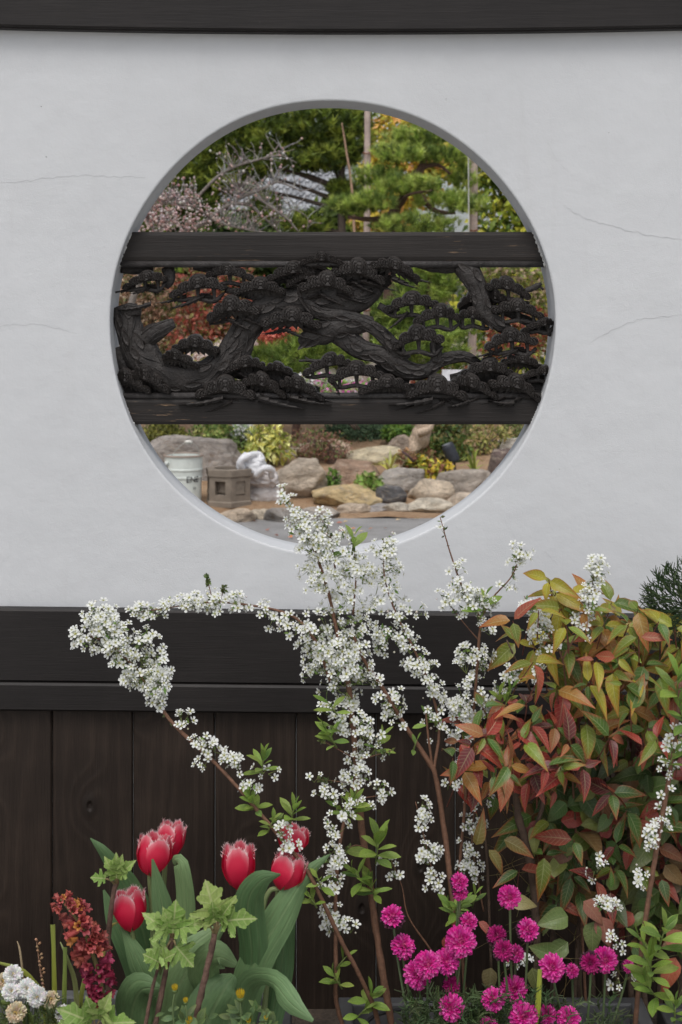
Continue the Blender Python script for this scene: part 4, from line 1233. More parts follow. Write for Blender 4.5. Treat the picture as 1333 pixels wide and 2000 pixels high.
for i in range(6):
    A, B = Vector((*hexp(Rr * 0.97, i), 0)), Vector((*hexp(Rr * 0.97, i + 1), 0))
    nn = Vector((A.y - B.y, B.x - A.x, 0)).normalized()
    if nn.dot((A + B) / 2 - Vector((c.x, c.y, 0))) < 0: nn = -nn
    window = i % 2 == 1
    mb = MB()
    g = lambda u, z, o=0.0: tuple(A.lerp(B, u) + nn * o + Vector((0, 0, c.z + H * z)))
    us, zs = (0, 0.26, 0.74, 1), (0, 0.30, 0.68, 0.81)
    vs = [g(u, z) for z in zs for u in us]
    fs = [(r * 4 + q, r * 4 + q + 1, r * 4 + q + 5, r * 4 + q + 4) for r in range(3) for q in range(3) if not (r == 1 and q == 1)]
    mb.add(vs, fs, SC)
    dep_ = -0.07 if window else -0.010
    u0, u1, w0, w1 = (0.26, 0.74, 0.30, 0.68)
    vs = [g(u0, w0), g(u1, w0), g(u1, w1), g(u0, w1), g(u0, w0, dep_), g(u1, w0, dep_), g(u1, w1, dep_), g(u0, w1, dep_)]
    mb.add(vs, [(0, 1, 5, 4), (1, 2, 6, 5), (2, 3, 7, 6), (3, 0, 4, 7)] + [(4, 5, 6, 7)], SC)
    if not window:                                   # low relief of hills
        for q in range(5):
            uu = 0.34 + 0.08 * q
            p0, p1, p2 = g(uu - 0.09, w0 + 0.03, -0.008), g(uu, w0 + R.uniform(0.14, 0.3), 0.004), g(uu + 0.09, w0 + 0.03, -0.008)
            mb.add([p0, p1, p2, g(uu, w0 + 0.03, 0.010)], [(0, 3, 1), (3, 2, 1)], SC)
    mb.build('side_panel', M['matte'], t, False)
mb = MB()
vs = [(*hexp(Rr * s, i), c.z + H * z) for s, z in ((1.03, -0.03), (1.03, 0.10), (0.97, 0.13)) for i in range(6)]
mb.add(vs, [(j * 6 + i, j * 6 + (i + 1) % 6, j * 6 + 6 + (i + 1) % 6, j * 6 + 6 + i) for j in range(2) for i in range(6)], SC)
mb.build('base_course', M['matte'], t, False)

# sacks
def sack(px, py, w, h, d, seed, label, wr=0.1, col=(0.74, 0.72, 0.72)):
    bm = bmesh.new(); bmesh.ops.create_icosphere(bm, subdivisions=5, radius=1)
    k = d / FP
    for v in bm.verts:
        n = v.co.copy()
        b = Vector((abs(n.x) ** 0.75 * (1 if n.x > 0 else -1), abs(n.y) ** 0.8 * (1 if n.y > 0 else -1), abs(n.z) ** 0.85 * (1 if n.z > 0 else -1)))
        r = 1 + wr * noise.noise(n * 1.6 + Vector((seed, 0, 0))) - wr * 1.1 * abs(noise.noise(Vector((n.x * 2.2 + seed, n.y * 2.2, n.z * 4.5)))) + wr * 0.4 * abs(noise.noise(n * 7 + Vector((0, seed, 0))))
        v.co = Vector((b.x * w / 2 * k * r, b.y * w * 0.42 * k * r, b.z * h / 2 * k * r))
    me = bpy.data.meshes.new('sack'); bm.to_mesh(me); bm.free()
    finish(me, M['cloth'], np.array([(*col, 1)] * len(me.vertices), dtype=np.float32), None, True)
    p = P(px, py, d)
    o = link('sack', me, None, Matrix.Translation(p) @ Matrix.Rotation(R.uniform(-0.15, 0.15), 4, 'Y'))
    return tag(o, label, 'sack', 'white plastic sacks')
sack(514, 966, 84, 52, 11.75, 1, 'full white sack at the bottom of the pile, beside the stone lantern', 0.12, (0.66, 0.62, 0.60))
sack(508, 932, 72, 44, 11.7, 7, 'slumped white sack in the middle of the pile', 0.2, (0.68, 0.64, 0.63))
tb = sack(492, 907, 54, 46, 11.6, 5, 'bright white crumpled bag with loops on top of the pile', 0.2, (0.80, 0.80, 0.82))
k = 11.55 / FP
for j, pts in enumerate(([(474, 918, 11.5), (470, 900, 11.45), (486, 890, 11.5), (506, 888, 11.6), (514, 900, 11.6)], [(500, 930, 11.5), (516, 914, 11.45), (530, 918, 11.5), (530, 932, 11.55)])):
    mb = MB(); tube(mb, [P(*x) for x in spline(pts, 18)], 6.5 * k, 8, (0.78, 0.78, 0.80), rough=0.3, seed=j); mb.build('loop', M['cloth'], tb)

# spotlight
t = thing('spotlight', P(880, 925, 12.2), 'small black garden spotlight tilted on a stake among the plants', 'spotlight')
mb = MB(); pxtube(mb, [(873, 869, 12.2, 11), (876, 874, 12.2, 12.6), (886, 897, 12.2, 12.6), (888, 902, 12.2, 11)], 16, 14, (0.03, 0.033, 0.042)); mb.build('housing', M['plastic'], t)
mb = MB(); pxtube(mb, [(872, 867, 12.2, 9), (873, 869.5, 12.2, 9)], 14, 3, (0.15, 0.16, 0.18)); mb.build('lens', M['plastic'], t)
mb = MB(); pxtube(mb, [(884, 892, 12.2, 2.5), (889, 910, 12.2, 2), (888, 940, 12.2, 2)], 6, 8, (0.03, 0.03, 0.035)); mb.build('stake', M['plastic'], t)
# driftwood
t = thing('driftwood', P(805, 925, 12.3), 'pale upright piece of driftwood bound with dark cord', 'driftwood')
mb = MB(); pxtube(mb, [(772, 930, 12.2, 9), (796, 905, 12.3, 13), (812, 878, 12.3, 16), (824, 852, 12.3, 19), (826, 826, 12.3, 17), (816, 812, 12.3, 11)], 14, 40, (0.44, 0.34, 0.25), rough=0.5); mb.build('log', M['bark'], t)
mb = MB(); pxtube(mb, [(816, 846, 12.2, 8), (838, 838, 12.2, 7), (846, 826, 12.2, 4)], 10, 14, (0.44, 0.34, 0.25), rough=0.5); mb.build('knot', M['bark'], t)
mb = MB(); pxtube(mb, [(786, 882, 12.12, 2.4), (797, 890, 12.08, 2.4), (808, 902, 12.12, 2.4)], 6, 10, (0.08, 0.045, 0.045)); mb.build('cord', M['matte'], t)

# small plants of the rock garden
GS = 'plants of the rock garden'
Y = lambda *c: [C(*x) for x in c]
shrub('groundcover_juniper', 'low dark blue green juniper mat above the pale block stone', [(705, 850, 70, 24, 14.0), (665, 846, 40, 20, 14), (745, 848, 40, 22, 14)], 5200, 0.045, 0.008, Y((56, 76, 52), (78, 98, 70), (44, 60, 40)), group=GS)
shrub('green_shrub', 'light green shrub with small white flowers above the big grey brown boulder', [(410, 850, 40, 26, 13.3), (450, 858, 46, 34, 13.2), (430, 880, 40, 20, 13.0)], 2200, 0.05, 0.014, Y((92, 112, 58), (120, 138, 74), (70, 90, 46), (150, 150, 90)), group=GS)
shrub('white_flower_plant', 'upright plant with dangling white flowers behind the sacks', [(470, 846, 18, 22, 13.1), (486, 848, 14, 22, 13.1)], 420, 0.035, 0.016, [(0.75, 0.76, 0.74), (0.68, 0.70, 0.68), C(110, 130, 80)], group=GS)
shrub('yellow_leaf_plant', 'yellow leaved nandina plant behind the white bags', [(520, 856, 40, 28, 12.9), (540, 876, 34, 26, 12.8), (505, 880, 26, 20, 12.7)], 430, 0.085, 0.017, Y((190, 184, 100), (168, 162, 80), (206, 202, 130), (110, 120, 56), (120, 126, 60)), group=GS, droop=0.4)
shrub('twiggy_shrub', 'dry brown twiggy shrub in front of the pinkish rock', [(610, 862, 50, 30, 12.9), (650, 872, 40, 28, 12.9)], 900, 0.035, 0.009, Y((110, 80, 66), (130, 96, 80), (90, 100, 54)), group=GS, stems=26, scol=(0.14, 0.095, 0.075))
shrub('dark_shrub', 'dark green shrub with glossy leaves behind the spotlight', [(862, 850, 44, 32, 13.4), (880, 880, 40, 24, 13.0), (840, 880, 26, 22, 13)], 2100, 0.055, 0.016, Y((52, 70, 34), (80, 100, 46), (96, 90, 46)), group=GS)
shrub('green_shrub', 'small green shrub between the brown rock and the driftwood under the rail', [(775, 845, 30, 16, 13.6), (795, 846, 20, 14, 13.6)], 800, 0.05, 0.016, Y((66, 92, 40), (96, 120, 50)), group=GS)
shrub('thin_shrub', 'sparse olive shrub at the right end under the rail', [(960, 848, 40, 26, 13.4), (940, 870, 30, 24, 13.2)], 700, 0.05, 0.013, Y((130, 130, 72), (104, 110, 60), (150, 130, 90)), group=GS, stems=14)
shrub('trailing_plant', 'trailing yellow and green plant spilling over the light tan rock', [(850, 916, 36, 14, 12.1), (820, 908, 26, 14, 12.2), (866, 922, 20, 16, 12.0)], 460, 0.06, 0.018, Y((150, 150, 60), (110, 120, 50), (196, 170, 60), (120, 80, 60)), group=GS)
shrub('reddish_plant', 'dull reddish small leaved plant at the foot of the driftwood', [(805, 895, 30, 16, 12.25), (830, 890, 20, 14, 12.3)], 420, 0.05, 0.016, Y((120, 84, 66), (96, 96, 54), (140, 110, 80)), group=GS)
shrub('leafy_plant', 'small bright green leafy plant in front of the brown slab', [(722, 944, 26, 14, 11.7), (716, 938, 16, 12, 11.7)], 160, 0.06, 0.02, Y((110, 134, 62), (84, 108, 48), (140, 150, 90)), group=GS)
shrub('leafy_plant', 'tiny dark green plant beside the rounded boulder', [(651, 935, 11, 14, 11.8)], 70, 0.055, 0.018, Y((70, 96, 44), (96, 124, 54)), group=GS)
shrub('moss_mound', 'olive mossy mound at the left edge under the rail', [(318, 848, 46, 24, 13.6), (345, 860, 30, 16, 13.5)], 2200, 0.04, 0.012, Y((96, 100, 44), (120, 120, 56), (76, 80, 38)), group=GS)
shrub('green_shrub', 'low grey green shrub at the right behind the dark boulder', [(1010, 845, 40, 22, 14), (905, 850, 22, 24, 13.9)], 900, 0.05, 0.014, Y((110, 116, 70), (90, 100, 56)), group=GS)
def tuft(name, label, px, py, d, n, L, cols, spread=1.0, w=2.2, cat='grass tuft'):
    t = thing(name, P(px, py, d), label, cat, 'grass tufts of the rock garden')
    for i in range(n):
        a = R.uniform(-1.2, 1.2) * spread; l = L * R.uniform(0.6, 1.1); dp = R.uniform(-0.12, 0.12)
        pts = [(px + R.uniform(-4, 4), py, d), (px + math.sin(a) * l * 0.5, py - math.cos(a) * l * 0.7, d + dp), (px + math.sin(a) * l * 1.1, py - math.cos(a) * l * (0.9 if abs(a) < 0.5 else 0.55), d + dp * 1.6)]
        q = spline(pts, 7); mb = MB(); vs, fs = [], []
        for j, (x, y, dd) in enumerate(q):
            ww = w * (1 - (j / 6) ** 2) + 0.2
            vs += [P(x - ww, y, dd), P(x, y + 0.4, dd - 0.004), P(x + ww, y, dd)]
        for j in range(6): fs += [(j * 3, j * 3 + 1, j * 3 + 4, j * 3 + 3), (j * 3 + 1, j * 3 + 2, j * 3 + 5, j * 3 + 4)]
        mb.add(vs, fs, vary(R.choice(cols), 0.2)); mb.build('blade', M['foliage'], t)
tuft('grass_tuft', 'yellow striped grass tuft left of the driftwood', 762, 918, 12.25, 16, 42, Y((200, 196, 110), (170, 170, 80), (220, 214, 150)))
tuft('grass_tuft', 'yellow green grass tuft right of the spotlight', 925, 920, 12.1, 10, 48, Y((150, 156, 80), (180, 176, 100), (120, 130, 60)))
tuft('grass_tuft', 'grass tuft at the foot of the twiggy shrub by the white bags', 478, 896, 12.7, 10, 36, Y((130, 150, 60), (160, 170, 80)))
# fallen leaves on the path
LV = leaf_cols = Y((170, 90, 60), (190, 120, 80), (140, 90, 60), (200, 170, 130))
n = 46
px = NP.uniform(420, 900, n); d_ = NP.uniform(9.6, 11.0, n)
pos = np.stack([(px - HX) * d_ / FP, d_ - DW, np.full(n, 0.012)], 1)
dr = NP.normal(size=(n, 3)) * [1, 1, 0.1]; nm = NP.normal(size=(n, 3)) * 0.2 + [0, 0, 1]
V, F, cc = leaves_np(pos, dr, nm, NP.uniform(0.03, 0.06, n), NP.uniform(0.012, 0.02, n), pick_cols(LV, n), droop=0.0)
tag(link('fallen_leaves', mesh_np('fallen_leaves', V, F, cc, M['foliage'], False)), kind='stuff')

# ================================================================== the planting in front of the wall
def leaf_mesh(name, prof, mat, fold=0.25, curl=0.25, n=6, wave=0.0, across=2):
    """Unit leaf along +Y, facing +Z; prof(t) is the half width."""
    vs, fs, uv = [], [], []
    for i in range(n + 1):
        t = i / n
        w = prof(t)
        for j in range(-across, across + 1):
            s = j / across
            vs.append((w * s, t - 0.02 * t * t, fold * abs(s) * w - curl * t * t + wave * math.sin(t * 9 + 2 * s) * abs(s) * 0.5))
            uv.append((t, s))
    k = 2 * across + 1
    for i in range(n):
        for j in range(k - 1):
            a = i * k + j
            fs.append((a, a + 1, a + k + 1, a + k))
    mb = MB(); mb.add(vs, fs, (1, 1, 1), uv)
    return mb.mesh(name, mat)
lance = lambda w: (lambda t: w * (math.sin(math.pi * min(1, t * 1.02) ** 0.72) ** 0.9) * (1 - 0.25 * t) + 0.004)
obov = lambda w: (lambda t: w * (math.sin(math.pi * min(0.995, t) ** 1.25) ** 0.8) + 0.006)
ovate = lambda w: (lambda t: w * (math.sin(math.pi * min(0.995, t) ** 0.6)) ** 0.85 + 0.004)
NAN = [leaf_mesh('nandina_leaf_%s' % k, lance(w), M['nandina'], f, c, 7) for k, w, f, c in (('slim', 0.175, 0.35, 0.22), ('wide', 0.245, 0.28, 0.35), ('curled', 0.21, 0.5, 0.55), ('arched', 0.22, 0.3, 0.42))]
GRN = [leaf_mesh('spray_leaf_%s' % k, obov(w), M['green_leaf'], f, c, 5) for k, w, f, c in (('slim', 0.13, 0.3, 0.1), ('wide', 0.19, 0.2, 0.25))]
VIN = [leaf_mesh('vine_leaf_%s' % k, ovate(w), M['vine_leaf'], f, c, 7, 0.02) for k, w, f, c in (('broad', 0.30, 0.2, 0.25), ('long', 0.24, 0.3, 0.35), ('cupped', 0.32, 0.4, 0.15))]

def put(name, me, parent, Mx, col=None):
    o = link(name, me, parent, Mx)
    if col is not None: o.color = (*col, 1)
    return o

ST = (0.15, 0.075, 0.045)                                           # reddish brown twigs

# ---------------------------------------------------------------- planters
def planter(name, label, x0p, x1p, db, df, pz, h, col, lipw=0.022):
    xa, xb = (x0p - HX) * db / FP, (x1p - HX) * db / FP
    yb, yf = db - DW, df - DW
    t = thing(name, ((xa + xb) / 2, (yb + yf) / 2, 0.2), label, 'planter', 'plastic planters at the foot of the wall')
    tp = 0.02
    def ring(z, o): return [(xa - o, yf - o, z), (xb + o, yf - o, z), (xb + o, yb + o, z), (xa - o, yb + o, z)]
    levels = [ring(0.2, -tp), ring(pz - 0.03, -0.004), ring(pz - 0.03, lipw * 0.4), ring(pz - 0.002, lipw * 0.4), ring(pz, lipw * 0.4 - 0.002), ring(pz, -lipw * 0.6), ring(pz - 0.004, -lipw * 0.6 - 0.002), ring(pz - 0.11, -lipw * 0.6 - 0.006)]
    vs = [v for r in levels for v in r]
    fs = [(j * 4 + i, j * 4 + (i + 1) % 4, j * 4 + 4 + (i + 1) % 4, j * 4 + 4 + i) for j in range(len(levels) - 1) for i in range(4)]
    mb = MB(); mb.add(vs, fs, col); mb.build('tub', M['plastic'], t, False)
    mb = MB(); vs, fs = [], []
    nx, ny = 40, 14
    for j in range(ny + 1):
        for i in range(nx + 1):
            x = xa + 0.008 + (xb - xa - 0.016) * i / nx; y = yf + 0.008 + (yb - yf - 0.016) * j / ny
            vs.append((x, y, pz - 0.045 + 0.012 * noise.noise(Vector((x * 30, y * 30, 1))) + 0.006 * noise.noise(Vector((x * 90, y * 90, 5)))))
    for j in range(ny):
        for i in range(nx):
            a = j * (nx + 1) + i; fs.append((a, a + 1, a + nx + 2, a + nx + 1))
    mb.add(vs, fs); mb.build('potting_soil', M['potsoil'], t)
    return t
PZ = CZ - (1952 - HY) * 2.42 / FP
planter('planter_box', 'dark grey plastic planter box under the white spirea and magenta flowers', 672, 1246, 2.42, 1.96, PZ, 0.2, (0.075, 0.075, 0.078))
planter('planter_box', 'grey planter box at the bottom left holding the tulips and white everlastings', -260, 562, 2.44, 1.94, CZ - (1938 - HY) * 2.44 / FP, 0.2, (0.085, 0.087, 0.088))
planter('planter_box', 'dark planter box at the far right corner', 1296, 1700, 2.44, 2.1, PZ - 0.02, 0.2, (0.06, 0.06, 0.062))
t = thing('hose', P(760, 1990, 2.3), 'black irrigation hose curving through the planter soil', 'hose')
mb = MB(); pxtube(mb, [(700, 2030, 2.28, 3.5), (722, 1992, 2.3, 3.5), (760, 1976, 2.33, 3.5), (830, 1968, 2.36, 3.5), (900, 1985, 2.36, 3.5), (960, 2010, 2.3, 3.5)], 8, col=(0.02, 0.02, 0.022)); mb.build('tube', M['plastic'], t)

# ---------------------------------------------------------------- white spirea
def flower_template(seed):
    rr = random.Random(seed)
    vs, fs, cs = [], [], []
    for k in range(5):
        a = 2 * math.pi * k / 5 + rr.uniform(-0.12, 0.12)
        ca, sa = math.cos(a), math.sin(a)
        tl_ = rr.uniform(-0.05, 0.22); wd = rr.uniform(0.25, 0.32); ln = rr.uniform(0.9, 1.05)
        pr = [(0.14, 0.05, 0.02), (0.14, -0.05, 0.02), (0.48, wd * 0.8, 0.12), (0.48, -wd * 0.8, 0.12), (0.78, wd, 0.16), (0.78, -wd, 0.16), (1.0 * ln, wd * 0.45, 0.15), (1.0 * ln, -wd * 0.45, 0.15), (0.6, 0, 0.05)]
        b = len(vs)
        for r, s, z in pr:
            zz = z + tl_ * r * r
            vs.append((r * ca - s * sa, r * sa + s * ca, zz))
        fs += [(b, b + 1, b + 8), (b, b + 8, b + 2), (b + 1, b + 3, b + 8), (b + 2, b + 8, b + 4), (b + 3, b + 5, b + 8), (b + 4, b + 8, b + 6), (b + 8, b + 7, b + 6), (b + 5, b + 7, b + 8)]
        cs += [(0.76, 0.77, 0.75)] * 9
        cs[b] = cs[b + 1] = (0.55, 0.58, 0.35)
    b = len(vs)
    for k in range(6):
        a = math.pi * k / 3; vs.append((0.2 * math.cos(a), 0.2 * math.sin(a), 0.06)); cs.append((0.34, 0.30, 0.06))
    vs.append((0, 0, 0.13)); cs.append((0.26, 0.27, 0.05))
    fs += [(b + k, b + (k + 1) % 6, b + 6) for k in range(6)]
    for k in range(7):                                              # stamens
        a = rr.uniform(0, 6.28); b = len(vs); r = rr.uniform(0.25, 0.38)
        x, y = r * math.cos(a), r * math.sin(a)
        vs += [(0.1 * math.cos(a), 0.1 * math.sin(a), 0.06), (x + 0.03, y, 0.30), (x - 0.03, y + 0.03, 0.30)]; cs += [(0.6, 0.6, 0.35)] * 3
        fs.append((b, b + 1, b + 2))
    return np.array(vs), np.array(fs), np.array(cs)
FT = [flower_template(k) for k in range(4)]
FM = [mesh_np('spirea_flower_mesh', V, F, c, M['petal'], False) for V, F, c in FT]

def spirea(name, label, base, stems, segs, tufts, d0):
    """stems: list of px polylines (px,py,d,r); segs: (polyline [(px,py,w)], count, d)"""
    t = thing(name, base, label, 'flowering shrub', 'white spireas in front of the wall')
    for s in stems:
        mb = MB(); pxtube(mb, s, 7, len(s) * 7, ST, rough=0.3, seed=s[0][0]); mb.build('stem', M['twigbark'], t)
    fl, ped = [], MB()
    sm = []
    for pts, cnt, d in segs:
        q = spline([(a, b, w) for a, b, w in pts], 60) if len(pts) > 1 else np.array([pts[0]] * 2, float)
        um = max(1, int(cnt / 4.0 + 0.5))
        for k in range(um):
            i = R.uniform(0, len(q) - 1.001); f = i - int(i)
            a, b, w = q[int(i)] * (1 - f) + q[int(i) + 1] * f
            rad = (w if len(pts) > 1 else w) * math.sqrt(R.uniform(0.05, 1)); th = R.uniform(0, 2 * math.pi)
            ex, ey = math.cos(th) * rad, math.sin(th) * rad
            dy = R.uniform(-1, 1) * min(w, 40) * 0.8 * d / FP
            c = P(a + ex, b + ey * (0.8 if len(pts) > 1 else 1), d); c.y += dy
            core = P(a + ex * 0.25, b + ey * 0.2 + 8, d); core.y += dy * 0.4
            out = (c - core); out = out.normalized() if out.length > 1e-5 else Vector((0, -1, 0))
            m = R.randint(2, 4) if w > 9 else R.randint(1, 2)
            for _ in range(m):
                v = rvec()
                nml = (out * 0.7 + Vector((0, -0.75, 0.30)) + v * 0.55).normalized()
                p = c + (v * 1.05 + nml * 0.5) * 0.0100
                fl.append((p, nml, 0.0077 * R.uniform(0.6, 1.15)))
                s0 = core + (c - core) * 0.35
                sd = (p - s0).cross(Vector((0, 1, 0))); sd = sd.normalized() * 0.0006 if sd.length > 1e-6 else Vector((0.0006, 0, 0))
                pe = p - nml * 0.001
                ped.add([s0 - sd, s0 + sd, pe], [(0, 1, 2)], vary((0.16, 0.20, 0.06), 0.25))
                if R.random() < 0.5:                                 # green sepals and tiny leaves between the flowers
                    lp = s0.lerp(pe, 0.6); dv = (rvec() + out * 0.5).normalized() * R.uniform(0.006, 0.013); sv = dv.cross(rvec()).normalized() * 0.0024
                    ped.add([lp, lp + dv * 0.5 + sv, lp + dv, lp + dv * 0.5 - sv], [(0, 1, 2), (0, 2, 3)], vary((0.14, 0.22, 0.05), 0.3))
            if R.random() < 0.5:                                     # buds
                bp = c + rvec() * 0.013
                sm.append(tuple(bp))
    fl.sort(key=lambda x: x[0].y + R.uniform(0, 0.08))
    for p, nml, s in fl[:300]:
        Mx = frame(p, nml.orthogonal().normalized() * math.cos(s * 1e5) + nml.cross(nml.orthogonal()).normalized() * math.sin(s * 1e5), nml, s)
        put('flower', FM[R.randrange(4)], t, Mx)
    rest = fl[300:]
    if rest:
        VV, FF, CC, b = [], [], [], 0
        for p, nml, s in rest:
            V, F, c = FT[R.randrange(4)]
            Mx = np.array(frame(p, nml.orthogonal().normalized() * math.cos(s * 1e5) + nml.cross(nml.orthogonal()).normalized() * math.sin(s * 1e5), nml, s))
            VV.append(V @ Mx[:3, :3].T + Mx[:3, 3]); FF.append(F + b); CC.append(c); b += len(V)
        tag(link('flowers', mesh_np('flowers', np.concatenate(VV), np.concatenate(FF), np.concatenate(CC), M['petal'], False), t), kind='stuff')
    for s in stems:                                                 # small green buds along the thin ends of the twigs
        if s[-1][3] > 1.3: continue
        q = spline(s, 80)
        for i in range(50, 80):
            if R.random() < 0.75:
                p = P(*q[i][:3]); dv = (rvec() + Vector((0, -0.4, 0.5))).normalized() * R.uniform(0.004, 0.011); sv = dv.cross(rvec()).normalized() * 0.0024
                ped.add([p, p + dv * 0.5 + sv, p + dv, p + dv * 0.5 - sv], [(0, 1, 2), (0, 2, 3)], vary((0.11, 0.15, 0.05), 0.35))
    if ped.v: tag(ped.build('flower_stalks', M['foliage'], t, False), kind='stuff')
    if sm: puffs('buds', sm, 0.0024, [(0.7, 0.7, 0.6), (0.6, 0.6, 0.4), (0.72, 0.68, 0.62)], t)
    for px, py, d, n, L, up in tufts: leaf_tuft(t, px, py, d, n, L, up)
    return t

LG = [(0.17, 0.27, 0.05), (0.22, 0.33, 0.06), (0.26, 0.36, 0.08), (0.13, 0.22, 0.05)]
def leaf_tuft(parent, px, py, d, n, L, lean=0.0):
    """A young shoot: whorled pointed leaves opening upwards from (px, py)."""
    axis = Vector((math.sin(lean), -0.25, math.cos(lean))).normalized()
    k = d / FP
    mb = MB(); b0 = P(px, py, d)
    tube(mb, [b0 - axis * L * 0.9 * k, b0 - axis * L * 0.3 * k, b0], [0.0016, 0.0012, 0.0007], 5, (0.16, 0.2, 0.06)); mb.build('shoot', M['twigbark'], parent)
    for i in range(n):
        f = i / max(1, n - 1)
        el = 1.35 - 1.25 * f + R.uniform(-0.2, 0.2)
        az = i * 2.4 + R.uniform(-0.3, 0.3)
        hz = Vector((math.cos(az), math.sin(az) * 0.75 - 0.25, 0))
        dr = axis * math.sin(el) + hz * math.cos(el)
        nm = axis * math.cos(el) - hz * math.sin(el) + Vector((0, -0.5, 0.2))
        p = b0 - axis * (f * L * 0.75 * k)
        put('leaf', GRN[R.randrange(2)], parent, frame(p, dr, nm, L * k * R.uniform(0.75, 1.15) * (0.75 + 0.3 * f)), vary(R.choice(LG), 0.18))

